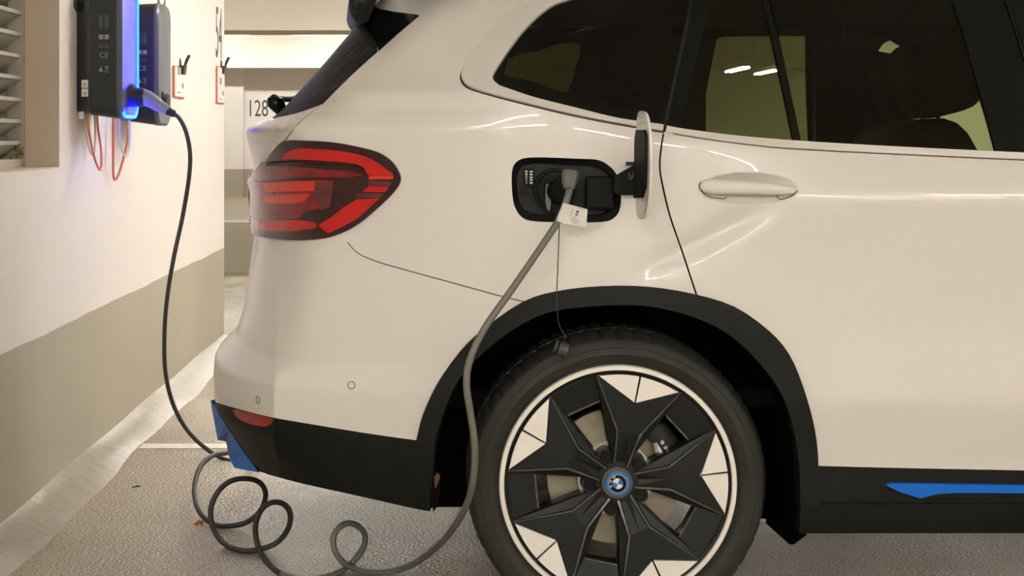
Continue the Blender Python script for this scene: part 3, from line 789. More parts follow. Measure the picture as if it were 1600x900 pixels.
# parking sensors: thin rings in the bumper
for (px, py, rr) in ((549, 602, .0085), (403, 625, .0085)):
    u0, z0 = uz(px, py); bm = bmesh.new()
    c0 = Vector(S(u0, z0)); n0 = Vector(Nrm(u0, z0)); e1 = Vector((0, 0, 1)).cross(n0).normalized(); e2 = n0.cross(e1)
    PP = [c0 + n0 * .0003 + e1 * rr * math.cos(t) + e2 * rr * math.sin(t) for t in np.linspace(0, 2 * math.pi, 28, endpoint=False)]; tube(bm, [tuple(p) for p in PP], .0008, 6, closed=True); bm_obj('parking_sensor', bm, M_gap, CAR)

# blue diffuser accent at the rear
bm = bmesh.new()
outer = [at(329, 626, 4.02), at(333, 650, 4.02), at(340, 687, 4.02), at(353, 690, 4.02), at(358, 713, 4.0), at(366, 731, 3.95), at(404, 738, 3.70)]
inner = [Vector(S(*p)) - Vector((.002, .001, 0)) for p in [blue_edge[0], blue_edge[2], blue_edge[4], blue_edge[5], blue_edge[7], blue_edge[9], blue_edge[12]]]
va = [bm.verts.new(p) for p in outer]; vb = [bm.verts.new(p + Vector((0, 0, .0))) for p in inner]
vc = [bm.verts.new(p + Vector((.05, .10, 0))) for p in outer]
for i in range(6):
    bm.faces.new((va[i], vb[i], vb[i + 1], va[i + 1])); bm.faces.new((va[i], va[i + 1], vc[i + 1], vc[i]))
o = bm_obj('diffuser_accent', bm, M_blue, CAR); tag(o, 'blue diffuser accent')
bm = bmesh.new(); prof = [(-.655, .425), (-.64, .43), (-.56, .30), (-.45, .29), (-.45, .31), (-.575, .33)]
prism(bm, [(x, 4.02, z) for x, z in prof], [(x, 2 * YC - 4.02, z) for x, z in prof]); bm_obj('rear_diffuser', bm, M_clad, CAR)

# roof spoiler, wiper
bm = bmesh.new()
prof = [(545, 12), (549, 24), (556, 33), (566, 37), (575, 33), (585, 10), (600, -30), (560, -40), (548, -20)]
ringA = []; ringB = []
for px, py in prof:
    p = at(px, py, 3.70); ringA.append(tuple(p)); ringB.append((p.x - .05, YC, p.z + .015))
ringC = [(x, 2 * YC - y, z) for x, y, z in ringA]
a_, b_ = prism(bm, ringA, ringB, cap=False)
c_ = [bm.verts.new(p) for p in ringC]; n = len(ringA)
for i in range(n): bm.faces.new((b_[i], b_[(i + 1) % n], c_[(i + 1) % n], c_[i]))
bm.faces.new(a_[::-1]); bm.faces.new(c_)
bm_obj('roof_spoiler', bm, M_dirtglass, CAR, smooth=True)
bm = bmesh.new(); wc = at(430, 160, YC - .25)
tube(bm, [wc + Vector((.018, 0, -.024)), wc + Vector((.008, 0, -.010)), wc, wc + Vector((-.003, 0, .012)), wc + Vector((-.001, 0, .022))], [.016, .021, .024, .019, .006], 14)
wo = bm_obj('rear_wiper', bm, M_gloss, CAR, smooth=True)
bm = bmesh.new(); tube(bm, catmull([wc + Vector((.005, .01, .01)), wc + Vector((.035, .1, .012)), wc + Vector((.05, .30, .03)), wc + Vector((.055, .45, .05))], 5), .008, 8); bm_obj('wiper_arm', bm, M_rubber, wo, smooth=True)

# ---- door handle
bm = bmesh.new()
hp = [(1094, 291, .004, .002), (1100, 291, .014, .008), (1115, 292, .0175, .013), (1140, 292.5, .0165, .0145), (1170, 293.5, .0155, .015), (1200, 295, .0145, .014), (1225, 296.5, .012, .011), (1240, 297.5, .008, .007), (1247, 298, .002, .002)]
rings = []
for px, py, rz, ry in hp:
    p = at(px, py, D - .004); ring = []
    for k in range(20):
        t = 2 * math.pi * k / 20; cz_, cy_ = math.sin(t), -math.cos(t)
        e = .75
        ring.append(bm.verts.new((p.x, p.y + ry * math.copysign(abs(cy_) ** e, cy_) + .006, p.z + rz * math.copysign(abs(cz_) ** e, cz_))))
    rings.append(ring)
for a_, b_ in zip(rings, rings[1:]):
    for k in range(20): bm.faces.new((a_[k], a_[(k + 1) % 20], b_[(k + 1) % 20], b_[k]))
bm.faces.new(rings[0]); bm.faces.new(rings[-1])
bm_obj('door_handle', bm, M_paint, CAR, smooth=True)
# the thin joints at both ends of the handle
for seg in ([(1095, 284), (1092.5, 291), (1097, 299), (1105, 306), (1128, 310.5), (1136, 308)], [(1246, 297), (1240, 304), (1230, 309), (1219, 311.5), (1213, 305.5)]):
    bm = bmesh.new(); tube(bm, catmull([at(a, b, D - .002) for a, b in seg], 4), .0009, 6); bm_obj('handle_joint', bm, M_gap, CAR)

# ---- charge port
PW = [Vector(S(*p)) for p in P_PORT]
yb = D + .055
bm = bmesh.new()
cx_ = sum((p.x for p in PW)) / len(PW); cz_ = sum((p.z for p in PW)) / len(PW)
r0 = [bm.verts.new((p.x, p.y, p.z)) for p in PW]
r1 = [bm.verts.new((cx_ + (p.x - cx_) * .99, p.y + .010, cz_ + (p.z - cz_) * .985)) for p in PW]
r2 = [bm.verts.new((cx_ + (p.x - cx_) * .90, p.y + .022, cz_ + (p.z - cz_) * .82)) for p in PW]
r3 = [bm.verts.new((cx_ + (p.x - cx_) * .89, yb, cz_ + (p.z - cz_) * .80)) for p in PW]
n = len(PW)
for a_, b_ in ((r0, r1), (r1, r2), (r2, r3)):
    for i in range(n): bm.faces.new((a_[i], a_[(i + 1) % n], b_[(i + 1) % n], b_[i]))
bm.faces.new(r3)
PORTO = bm_obj('charge_port', bm, M_port, CAR, smooth=True); tag(PORTO, 'black charge port recess')
# legend plate with status dots
YP = D + .020
lc0 = at(819, 262, YP); lc1 = at(834, 290, YP)
box('legend_plate', lc0.x, lc1.x, YP, YP + .02, lc1.z, lc0.z, M_portin, PORTO)
dots = [(822.5, 268, M_white), (822.5, 272.5, M_white), (822.5, 277, mat('dot_cyan', srgb(90, 190, 210), .4)), (822.5, 281, mat('dot_blue', srgb(80, 140, 220), .4)), (822.5, 285.5, mat('dot_red', srgb(220, 60, 50), .4))]
for a, b, m_ in dots:
    p = at(a, b, YP - .0012); box('status_dot', p.x - .0021, p.x + .0021, p.y, p.y + .0012, p.z - .0021, p.z + .0021, m_, PORTO)
    p = at(a + 7.5, b, YP - .0012)
    bm = bmesh.new(); bbox(bm, p.x - .0035, p.x + .0035, p.y, p.y + .0012, p.z - .0012, p.z + .0012); bbox(bm, p.x - .0015, p.x + .0018, p.y, p.y + .0012, p.z - .0025, p.z - .0015)
    bm_obj('status_symbol', bm, M_white, PORTO)
# socket block, latch hole, cover cap
c = at(868, 297, D + .03)
bm = bmesh.new()
for k in range(2): pass
ring = lambda r, y, sx=1.0: [(c.x + r * sx * math.cos(t), y, c.z + r * math.sin(t)) for t in np.linspace(0, 2 * math.pi, 28, endpoint=False)]
prism(bm, ring(.050, D + .024), ring(.050, D + .054)); prism(bm, ring(.042, D + .018), ring(.046, D + .03)); bm_obj('socket', bm, M_portin, PORTO, smooth=True)
p = at(818, 301, D + .018); bm = bmesh.new()
tube(bm, [(p.x, p.y + .008, p.z), (p.x, p.y, p.z)], .0085, 14); bm_obj('latch_pin_hole', bm, M_portin, PORTO, smooth=True)
bm = bmesh.new(); prism(bm, [tuple(at(a, b, D + .004)) for a, b in ((853, 288), (859, 287), (861, 297), (861, 320), (859, 330), (855, 328), (852, 315))], [tuple(at(a, b, D + .024)) for a, b in ((853, 288), (859, 287), (861, 297), (861, 320), (859, 330), (855, 328), (852, 315))])
o = bm_obj('socket_cover', bm, mat('socket_cover_grey', (.12, .125, .14, 1), .4), PORTO, bevel=.001); tag(o, 'grey socket cover edge')
bm = bmesh.new(); a = at(916, 276, D + .012); b = at(958, 326, D + .05)
bbox(bm, a.x, b.x, a.y, b.y, b.z, a.z); bm_obj('socket_housing', bm, M_portin, PORTO, bevel=.006)
# hinge arm and open flap
FX = .405
bm = bmesh.new()
arm = [(960, 275), (990, 258), (997, 262), (995, 305), (966, 305), (958, 300)]
prism(bm, [tuple(at(a, b, 3.325)) for a, b in arm], [tuple(at(a, b, 3.345)) for a, b in arm])
ARM = bm_obj('flap_hinge', bm, M_portin, CAR, bevel=.002)
bm = bmesh.new(); la = at(979, 253, 3.318); lb = at(998, 259, 3.318); bbox(bm, la.x, lb.x, 3.318, 3.335, lb.z, la.z); bm_obj('flap_latch', bm, M_port, ARM)
# symbols printed on the hinge
for (a, b) in ((983, 271), (983, 275), (988, 274), (990, 270), (985, 279), (988, 277)):
    p = at(a, b, 3.3245); bm = bmesh.new(); bbox(bm, p.x - .0018, p.x + .0018, p.y - .0006, p.y + .001, p.z - .0012, p.z + .0012); bm_obj('hinge_symbol', bm, M_print, ARM)
# flap: curved plate standing out from the body (long side upright)
z_top = at(1000, 173, 3.25).z; z_bot = at(1000, 341, 3.30).z
def flap_outline(n=40):
    out = []
    zc = (z_top + z_bot) / 2; hz = (z_top - z_bot) / 2; yc = 3.258; hy = .070
    for k in range(n):
        t = 2 * math.pi * k / n; ct, st_ = math.cos(t), math.sin(t); e = .62
        out.append((yc + hy * math.copysign(abs(ct) ** e, ct), zc + hz * math.copysign(abs(st_) ** e, st_)))
    return out
ol = flap_outline()
fx = lambda y, z: FX + .0125 * ((3.328 - y) / .14) - .012 * ((z - z_bot) / (z_top - z_bot) - .55) ** 2 * 4 * .4
bm = bmesh.new()
def flap_layer(off, sc):
    yc = 3.258; zc = (z_top + z_bot) / 2
    return [[bm.verts.new((fx(yc + (y - yc) * sc * k, zc + (z - zc) * sc * k) + off, yc + (y - yc) * sc * k, zc + (z - zc) * sc * k)) for y, z in ol] for k in (1.0, .7, .35)]
A_ = flap_layer(.0, 1.0); B_ = flap_layer(.006, .985)
n = len(ol)
for Lr in (A_, B_):
    for k in range(2):
        for i in range(n): bm.faces.new((Lr[k][i], Lr[k][(i + 1) % n], Lr[k + 1][(i + 1) % n], Lr[k + 1][i]))
    bm.faces.new(Lr[2])
for i in range(n): bm.faces.new((A_[0][i], A_[0][(i + 1) % n], B_[0][(i + 1) % n], B_[0][i]))
FL = bm_obj('charge_flap', bm, M_paint, CAR, smooth=True); tag(FL, 'white charge flap standing open')
bm = bmesh.new(); zi0 = at(998, 203, 3.27).z; zi1 = at(998, 310, 3.30).z
pr = [(3.205, zi0 - .012), (3.22, zi0), (3.30, zi0), (3.318, zi0 - .02), (3.32, zi1), (3.24, zi1 + .004), (3.21, zi1 + .03)]
prism(bm, [(fx(y, z) - .006, y, z) for y, z in pr], [(fx(y, z) - .0005, y, z) for y, z in pr]); bm_obj('flap_lining', bm, M_portin, FL)

# ---- wheel well, underbody, cabin
bm = bmesh.new()
ai = [Vector(S(*p)) for p in P_ARCH_HOLE[1:-1]]
wcx, wcz = .372, .35
ra = [bm.verts.new((wcx + (p.x - wcx) * 1.02, p.y + .02, wcz + (p.z - wcz) * 1.015)) for p in ai]
rb = [bm.verts.new((wcx + (p.x - wcx) * 1.03, 3.80, wcz + (p.z - wcz) * 1.02)) for p in ai]
for i in range(len(ai) - 1): bm.faces.new((ra[i], ra[i + 1], rb[i + 1], rb[i]))
ctr = [bm.verts.new((v.co.x, v.co.y, max(v.co.z, .45))) for v in rb]
bm.faces.new([v for v in rb if v.co.z > .45])
WLIN = bm_obj('arch_liner', bm, M_liner, CAR)
for dx, my in ((0, True), (2.864, False), (2.864, True)):
    me = WLIN.data.copy()
    for v in me.vertices:
        v.co.x += dx
        if my: v.co.y = 2 * YC - v.co.y
    link('arch_liner', me, None, CAR)
box('liner_back', -.10, .20, 3.79, 3.82, .20, .60, M_liner, CAR)
box('liner_back', .64, .82, 3.79, 3.82, .17, .60, M_liner, CAR)
# torn liner edge with a trace of mud
bm = bmesh.new(); prism(bm, [tuple(at(a, b, 3.42)) for a, b in ((677, 800), (672, 770), (676, 742), (683, 738), (690, 760), (684, 790))], [tuple(at(a, b, 3.47)) for a, b in ((677, 800), (672, 770), (676, 742), (683, 738), (690, 760), (684, 790))]); bm_obj('liner_edge', bm, M_liner, CAR)
bm = bmesh.new(); prism(bm, [tuple(at(a, b, 3.415)) for a, b in ((678, 745), (684, 738), (688, 744), (684, 756), (680, 764))], [tuple(at(a, b, 3.419)) for a, b in ((678, 745), (684, 738), (688, 744), (684, 756), (680, 764))]); bm_obj('mud_patch', bm, mat('dried_mud', srgb(92, 62, 40), .9), CAR)
box('underbody', .85, 3.0, D + .10, 2 * YC - D - .10, .26, .36, M_liner, CAR)
box('underbody', -.45, .85, 3.84, 2 * YC - 3.84, .33, .40, M_liner, CAR)
box('underbody', -.36, -.04, 3.56, 2 * YC - 3.56, .335, .40, M_liner, CAR)
box('rear_axle', .33, .42, 3.62, 2 * YC - 3.62, .31, .38, M_liner, CAR)
bm = bmesh.new(); lfp = [(3.42, .228), (3.42, .55), (3.82, .55), (3.82, .15), (3.55, .17)]
prism(bm, [(.795 if y < 3.5 else .80, y, z) for y, z in lfp], [(.81, y, z) for y, z in lfp]); bm_obj('liner_front', bm, M_liner, CAR)
box('cabin_floor', -.25, 2.7, D + .20, 2 * YC - D - .20, .50, .54, M_cabin, CAR)
box('load_cover', -.20, .50, D + .22, 2 * YC - D - .22, .98, 1.0, M_cabin, CAR)
box('dashboard', 2.35, 2.65, D + .14, 2 * YC - D - .14, .54, 1.06, M_cabin, CAR, bevel=.04)
box('headliner', -.15, 2.1, D + .27, 2 * YC - D - .27, 1.52, 1.54, M_cabin, CAR)
# inner trim of the far side with its window openings
YT = 2 * YC - D - .20
def openpoly(pts): return [(at(a, b, YT).x, at(a, b, YT).z) for a, b in pts]
OPEN = [openpoly([(787, 116), (794, 92), (815, 82), (845, 78), (870, 68), (900, 65), (908, 69), (906, 85), (898, 115), (888, 145), (860, 139), (838, 128), (800, 121)]),
        openpoly([(1120, 60), (1135, 56), (1262, 55), (1275, 66), (1275, 223), (1103, 223), (1103, 145)]),
        openpoly([(1372, 80), (1380, 68), (1398, 60), (1700, 58), (1860, 246), (1428, 246), (1426, 180), (1400, 85)])]
outer_p = [(-.30, .54), (2.45, .54), (2.45, 1.10), (1.80, 1.53), (-.10, 1.53), (-.42, 1.15), (-.42, .54)]
V_, T_ = cdt([outer_p] + OPEN, [])
cc = V_[T_].mean(1); keep = inside(cc, outer_p)
for q in OPEN: keep &= ~inside(cc, q)
bm = bmesh.new(); vm = {}
for t in T_[keep]:
    f = []
    for i in t:
        if i not in vm: vm[i] = bm.verts.new((V_[i][0], YT, V_[i][1]))
        f.append(vm[i])
    bm.faces.new(f)
r = bmesh.ops.extrude_face_region(bm, geom=list(bm.faces))
for v in [g for g in r['geom'] if isinstance(g, bmesh.types.BMVert)]: v.co.y += .05
bm_obj('cabin_side_trim', bm, M_cabin, CAR)

def rounded_block(name, c, h, m_, parent, e=.45, tilt=0.0, n=24, k=12):
    bm = bmesh.new(); rows = []
    for i in range(k + 1):
        phi = -math.pi / 2 + math.pi * i / k; row = []
        for j in range(n):
            th = 2 * math.pi * j / n
            f = lambda v: math.copysign(abs(v) ** e, v)
            x = h[0] * f(math.cos(phi)) * f(math.cos(th)); y = h[1] * f(math.cos(phi)) * f(math.sin(th)); z = h[2] * f(math.sin(phi))
            xr = x * math.cos(tilt) + z * math.sin(tilt); zr = -x * math.sin(tilt) + z * math.cos(tilt)
            row.append(bm.verts.new((c[0] + xr, c[1] + y, c[2] + zr)))
        rows.append(row)
    for a_, b_ in zip(rows, rows[1:]):
        for j in range(n): bm.faces.new((a_[j], a_[(j + 1) % n], b_[(j + 1) % n], b_[j]))
    bmesh.ops.remove_doubles(bm, verts=bm.verts, dist=1e-5)
    return bm_obj(name, bm, m_, parent, smooth=True)
def seat(x, y, hx=0.0):
    s = rounded_block('seat_back', (x, y, .862), (.10, .25, .335), M_seat, CAR, .45, -.22)
    rounded_block('headrest', (x - .015 + hx, y, 1.302), (.088, .13, .100), M_seat, s, .5, -.25)
    for dy in (-.06, .06):
        bm = bmesh.new(); tube(bm, [(x - .03, y + dy, 1.12), (x - .02, y + dy, 1.25)], .006, 8); bm_obj('headrest_post', bm, M_cabin, s)
    rounded_block('seat_cushion', (x + .30, y, .64), (.28, .25, .09), M_seat, s, .4)
seat(1.235, 3.78); seat(1.47, 2 * YC - 3.78)
s = rounded_block('rear_seat_back', (.50, YC, .86), (.11, .60, .30), M_seat, CAR, .35, -.3)
for yy in (3.85, YC, 2 * YC - 3.85):
    rounded_block('headrest', (.44, yy, 1.19), (.06, .13, .075), M_seat, s, .5, -.25)

# ------------------------------------------------------------------ wheel (axis along Y, outer face towards -Y), built at the near rear corner
WC = Vector((.372, 3.40, .350)); R = .2615
TH0 = math.radians(11.6)
def wp(r, t, h, th):                 # r along the spoke, t across it, h towards the viewer
    s, c = math.sin(th), math.cos(th)
    return Vector((WC.x + R * (r * s + t * c), WC.y - h, WC.z + R * (r * c - t * s)))
def lathe(bm, prof, n, mod=None):
    """prof: (radius, depth) pairs; closed ring of n steps about the wheel axis"""
    rows = []
    for k in range(n):
        th = 2 * math.pi * k / n
        rows.append([bm.verts.new((WC.x + (r + (mod(k, i) if mod else 0)) * math.sin(th), WC.y + y, WC.z + (r + (mod(k, i) if mod else 0)) * math.cos(th))) for i, (r, y) in enumerate(prof)])
    for k in range(n):
        a, b = rows[k], rows[(k + 1) % n]
        for i in range(len(prof) - 1): bm.faces.new((a[i], a[i + 1], b[i + 1], b[i]))
bm = bmesh.new()
lathe(bm, [(.262, .004), (.254, .008), (.252, .03), (.240, .06), (.225, .09), (.225, .20), (.258, .235), (.270, .235), (.250, .20), (.240, .1), (.262, .02), (.262, .004)], 72)
WHEEL = bm_obj('wheel', bm, M_spoke, CAR, smooth=True); tag(WHEEL, 'black and silver alloy wheel')
# tyre: sidewall with ribs, shoulder blocks cut by grooves
prof = [(.268, .235), (.276, .245), (.310, .258), (.338, .246), (.346, .225), (.349, .195), (.349, .150), (.344, .149), (.344, .141), (.349, .140), (.349, .100), (.344, .099), (.344, .091), (.349, .090), (.349, .052), (.3475, .040), (.344, .024), (.338, .006), (.332, -.003), (.330, -.004), (.322, -.009), (.316, -.011), (.3145, -.0095), (.300, -.012), (.298, -.0105), (.287, -.009), (.281, -.003), (.277, .006), (.270, .012), (.266, .010)]
groove = set(range(9, 19))
def tread(k, i):
    if 13 <= i <= 17: return -.0045 if (k % 6 == 0) else 0
    if i in (3, 4, 5, 6): return -.0075 if (k % 5 == 2) else 0
    return 0
bm = bmesh.new(); lathe(bm, prof, 330, tread)
TY = bm_obj('tyre', bm, M_tyre, WHEEL, smooth=True)
for v in TY.data.vertices:                      # settles on the floor
    if v.co.z < .0: v.co.z = 0.0
bm = bmesh.new(); lathe(bm, [(.2615, .002), (.263, -.002), (.272, -.002), (.2745, .002), (.2745, .010), (.2615, .010), (.2615, .002)], 120)
o = bm_obj('rim_ring', bm, M_silver, WHEEL, smooth=True); tag(o, 'silver outer rim ring')
def arc(r, a0, a1, n): return [(r * math.cos(t), r * math.sin(t)) for t in np.linspace(a0, a1, n)]
TIPA = math.radians(22.6)
for k in range(5):
    th = TH0 + k * 2 * math.pi / 5
    # broad black spoke
    bm = bmesh.new()
    out = [(.72, 0, .0), (.903, .372, .0), (.46, .092, -.004), (.16, .052, -.022), (.16, -.052, -.022), (.46, -.092, -.004), (.903, -.372, .0)]
    top = [bm.verts.new(wp(r, t, h, th)) for r, t, h in out]; bot = [bm.verts.new(wp(r, t * .9, h - .045, th)) for r, t, h in out]
    mid_ = bm.verts.new(wp(.46, 0, -.004, th)); hub_ = bm.verts.new(wp(.16, 0, -.026, th))
    for f in ((0, 1, 2), ): bm.faces.new((top[0], top[1], top[2])); bm.faces.new((top[0], top[2], mid_)); bm.faces.new((top[0], mid_, top[5])); bm.faces.new((top[0], top[5], top[6]))
    bm.faces.new((mid_, top[2], top[3], hub_)); bm.faces.new((mid_, hub_, top[4], top[5]))
    bm.faces.new((hub_, top[3], bot[3])); bm.faces.new((hub_, bot[3], bot[4])); bm.faces.new((hub_, bot[4], top[4]))
    for i in range(7):
        if i == 3: continue
        j = (i + 1) % 7; bm.faces.new((top[i], bot[i], bot[j], top[j]))
    SP = bm_obj('spoke', bm, M_spoke, WHEEL)
    for sgn in (-1, 1):
        # raised glossy edge
        bm = bmesh.new(); pth = [wp(.905, .380 * sgn, -.001, th), wp(.46, .100 * sgn, -.003, th), wp(.15, .060 * sgn, -.020, th)]
        tube(bm, pth, [.0022, .0045, .0045], 6); bm_obj('spoke_edge', bm, M_ridge, WHEEL, smooth=True)
        # second ridge, lower, on the flank
        bm = bmesh.new(); q = [wp(.90, .385 * sgn, -.006, th), wp(.68, .305 * sgn, -.024, th), wp(.60, .272 * sgn, -.032, th), wp(.515, .222 * sgn, -.036, th), wp(.283, .122 * sgn, -.045, th), wp(.16, .080 * sgn, -.045, th), wp(.16, .058 * sgn, -.030, th), wp(.46, .095 * sgn, -.012, th)]
        lo_ = [p + Vector((0, .03, 0)) for p in q]; prism(bm, q, lo_); bm_obj('spoke_flank', bm, M_spoke, WHEEL)
        # silver inlay, half of the notch
        a = arc(.966, math.radians(.55) * sgn, TIPA * sgn, 8); poly = [(.735, .007 * sgn)] + a
        poly[-1] = (.902, .358 * sgn)
        bm = bmesh.new(); prism(bm, [wp(r, t, .0035, th) for r, t in poly], [wp(r, t, -.006, th) for r, t in poly]); o = bm_obj('silver_inlay', bm, M_silver, WHEEL)
    # matte panel between two spokes, near the rim
    tm = th + math.pi / 5; g = math.radians(13.2); a = arc(.968, -g, g, 8)
    poly = [(r, t, -.010) for r, t in a] + [(.725, .150, -.022), (.725, -.150, -.022)]
    bm = bmesh.new(); prism(bm, [wp(r, t, h, tm) for r, t, h in poly], [wp(r, t, h - .018, tm) for r, t, h in poly]); bm_obj('aero_panel', bm, M_spoke, WHEEL)
    # wall of the opening under the panel, bolt boss and bolt
    bm = bmesh.new(); q = [(.74, .155), (.74, -.155), (.71, -.15), (.71, .15)]; prism(bm, [wp(r, t, -.022, tm) for r, t in q], [wp(r, t, -.06, tm) for r, t in q]); bm_obj('panel_wall', bm, M_ridge, WHEEL)
    bm = bmesh.new(); c0 = wp(.243, 0, -.030, tm)
    ringf = lambda r, y, n=16: [(c0.x + r * math.sin(t), y, c0.z + r * math.cos(t)) for t in np.linspace(0, 2 * math.pi, n, endpoint=False)]
    prism(bm, ringf(.0185, c0.y), ringf(.021, c0.y + .05)); bm_obj('bolt_boss', bm, M_spoke, WHEEL, smooth=True)
    bm = bmesh.new(); prism(bm, ringf(.010, c0.y - .004, 6), ringf(.010, c0.y + .01, 6)); prism(bm, ringf(.0135, c0.y - .0015), ringf(.0135, c0.y + .004)); bm_obj('wheel_bolt', bm, M_gloss, WHEEL)
def disc(name, c, r, y0, y1, m_, parent, n=48):
    bm = bmesh.new(); rg = lambda y, q=1.0: [(c.x + r * q * math.sin(t), y, c.z + r * q * math.cos(t)) for t in np.linspace(0, 2 * math.pi, n, endpoint=False)]
    a, b = prism(bm, rg(y0), rg(y1)); return bm_obj(name, bm, m_, parent, smooth=True)
disc('hub', WC, .048, WC.y + .022, WC.y + .09, M_spoke, WHEEL)
disc('hub_face', WC, .036, WC.y + .014, WC.y + .03, M_ridge, WHEEL)
CAP = disc('centre_cap', WC, .0275, WC.y + .008, WC.y + .02, M_capblue, WHEEL); tag(CAP, 'blue rimmed centre cap emblem')
cap2 = bmesh.new()
def ringdisc(name, r0, r1, h, m_, a0=0, a1=2 * math.pi, n=40):
    bm = bmesh.new(); y = WC.y + .008 - h
    o_ = [(WC.x + r1 * math.sin(t), y, WC.z + r1 * math.cos(t)) for t in np.linspace(a0, a1, n)]
    i_ = [(WC.x + r0 * math.sin(t), y, WC.z + r0 * math.cos(t)) for t in np.linspace(a0, a1, n)]
    vo = [bm.verts.new(p) for p in o_]; vi = [bm.verts.new(p) for p in i_]
    vo2 = [bm.verts.new((p[0], WC.y + .009, p[2])) for p in o_]
    for k in range(n - 1):
        bm.faces.new((vo[k], vo[k + 1], vi[k + 1], vi[k])); bm.faces.new((vo[k], vo[k + 1], vo2[k + 1], vo2[k]))
    me = bpy.data.meshes.new(name); bm.to_mesh(me); bm.free(); return link(name, me, m_, WHEEL)
ringdisc('emblem_ring', .0, .0205, .0010, M_gloss)
ringdisc('emblem_silver_line', .0203, .0212, .0014, M_alu)
EM = -math.radians(72)
for k, m_ in enumerate((M_white, M_capblue, M_white, M_capblue)):
    # quarters, turned with the cap
    a = EM + k * math.pi / 2
    ringdisc('emblem_quarter', .0, .0122, .0018, m_, a, a + math.pi / 2, 12)
for ch, da in (('B', -40), ('M', 0), ('W', 40)):
    t = EM + math.radians(da); rr = .0163
    o = text_obj('emblem_letter', ch, .0088, (WC.x + rr * math.sin(t), WC.y + .0066, WC.z + rr * math.cos(t)), (math.cos(t), 0, -math.sin(t)), (math.sin(t), 0, math.cos(t)), M_white, WHEEL, th=.0003)
# brake
BD = Vector((WC.x, 0, WC.z))
DISC = disc('brake_disc', BD, .158, 3.485, 3.512, M_disc, CAR, 72)
disc('disc_hat', BD, .088, 3.462, 3.49, M_alu, DISC)
disc('hat_centre', BD, .070, 3.452, 3.47, M_spoke, DISC)
bm = bmesh.new()
def ca(a, r, y): t = math.radians(a); return (BD.x + r * math.sin(t), y, BD.z + r * math.cos(t))
sec = []
for a in np.linspace(38, 82, 9):
    sec.append([bm.verts.new(p) for p in (ca(a, .118, 3.462), ca(a, .150, 3.458), ca(a, .172, 3.468), ca(a, .176, 3.55), ca(a, .118, 3.55))])
for p, q in zip(sec, sec[1:]):
    for i in range(5): bm.faces.new((p[i], p[(i + 1) % 5], q[(i + 1) % 5], q[i]))
bm.faces.new(sec[0]); bm.faces.new(sec[-1])
CAL = bm_obj('brake_caliper', bm, M_spoke, CAR, smooth=True)
bm = bmesh.new(); tube(bm, [ca(48, .125, 3.456), ca(56, .118, 3.452), ca(64, .122, 3.456), ca(70, .134, 3.458)], [.006, .011, .010, .004], 8); bm_obj('caliper_bracket', bm, M_alu, CAL, smooth=True)
bm = bmesh.new()
for a in (52, 58, 64): tube(bm, [ca(a, .138, 3.462), ca(a, .138, 3.452)], .005, 8)
bm_obj('caliper_slots', bm, M_alu, CAL, smooth=True)
# the other three wheels share the meshes
def copy_wheel(dx, mirror):
    w2 = WHEEL.copy(); COL.objects.link(w2); w2.parent = CAR
    Mx = Matrix.Translation((dx, 0, 0))
    if mirror: Mx = Matrix.Translation((2 * WC.x + dx, 2 * YC, 0)) @ Matrix.Diagonal((-1, -1, 1, 1))
    w2.matrix_parent_inverse = parent_world(CAR).inverted(); w2.matrix_basis = Mx
    for ch in list(WHEEL.children):
        c2 = ch.copy(); COL.objects.link(c2); c2.parent = w2; c2.matrix_parent_inverse = Matrix(); c2.matrix_basis = Matrix()
for dx, mi in ((0, True), (2.864, False), (2.864, True)): copy_wheel(dx, mi)

# ------------------------------------------------------------------ charging cable
CC = empty('charging_cable', (-.6, 4.4, 0)); tag(CC, 'dark grey charging cable running from lit wall charger, coiled on the floor', 'cable')
def fl(px, py, h=.008):                         # point on the floor seen at this spot
    Y = (CZ - h) * F / (py - PY); return at(px, py, Y)
cp = [at(272, 178, 5.19), at(281, 186, 5.19), at(291, 207, 5.19), at(297, 240, 5.19), at(295, 280, 5.19), at(285, 340, 5.19), at(272, 400, 5.19), at(262, 460, 5.20), at(257, 520, 5.21), at(259, 585, 5.22), at(274, 640, 5.24), at(302, 683, 5.25), fl(345, 715), fl(385, 722), at(400, 712, 5.05), at(372, 706, 4.95),
      at(352, 708, 4.86), at(332, 712, 4.76), at(313, 730, 4.66), at(303.5, 765, 4.54), at(311, 798, 4.42), fl(330, 817), fl(352, 822), at(383, 817, 4.33), at(405, 800, 4.32), at(415, 775, 4.31), at(408, 756, 4.30),
      at(388, 748, 4.28), at(362, 751, 4.26), at(341, 768, 4.24), at(329.5, 795, 4.22), at(333, 825, 4.19), at(350, 849, 4.14), fl(375, 859.5), fl(402, 859), at(432, 848, 4.10), at(450, 826, 4.10), at(453.5, 803, 4.09), at(444, 788, 4.08),
      at(425, 785, 4.06), at(408, 797, 4.04), at(399, 823, 4.01), at(403, 853, 3.97), at(416, 877, 3.93), fl(440, 897), fl(480, 906), fl(520, 898), at(548, 881, 3.93), at(567, 857, 3.93), at(570, 836, 3.93), at(558, 821, 3.92),
      at(541, 818, 3.91), at(525, 831, 3.90), at(521, 852, 3.89), at(531, 873, 3.88), fl(553, 888.5), fl(592, 895), at(640, 884, 3.82), at(688, 849, 3.60), at(722, 803, 3.37), at(738, 757, 3.275), at(742, 700, 3.24), at(735, 645, 3.23), at(729, 600, 3.23), at(735, 560, 3.235), at(758, 512, 3.245), at(800, 452, 3.255), at(838, 397, 3.262), at(868, 352, 3.268), at(880, 328, 3.272), at(888, 304, 3.276), at(890.5, 292, 3.29)]
crv = catmull(cp, 8)
k_split = [i for i, p in enumerate(crv) if p.y < 3.86 and p.z < .2]
ks = k_split[0] if k_split else int(len(crv) * .75)
RC = .0078
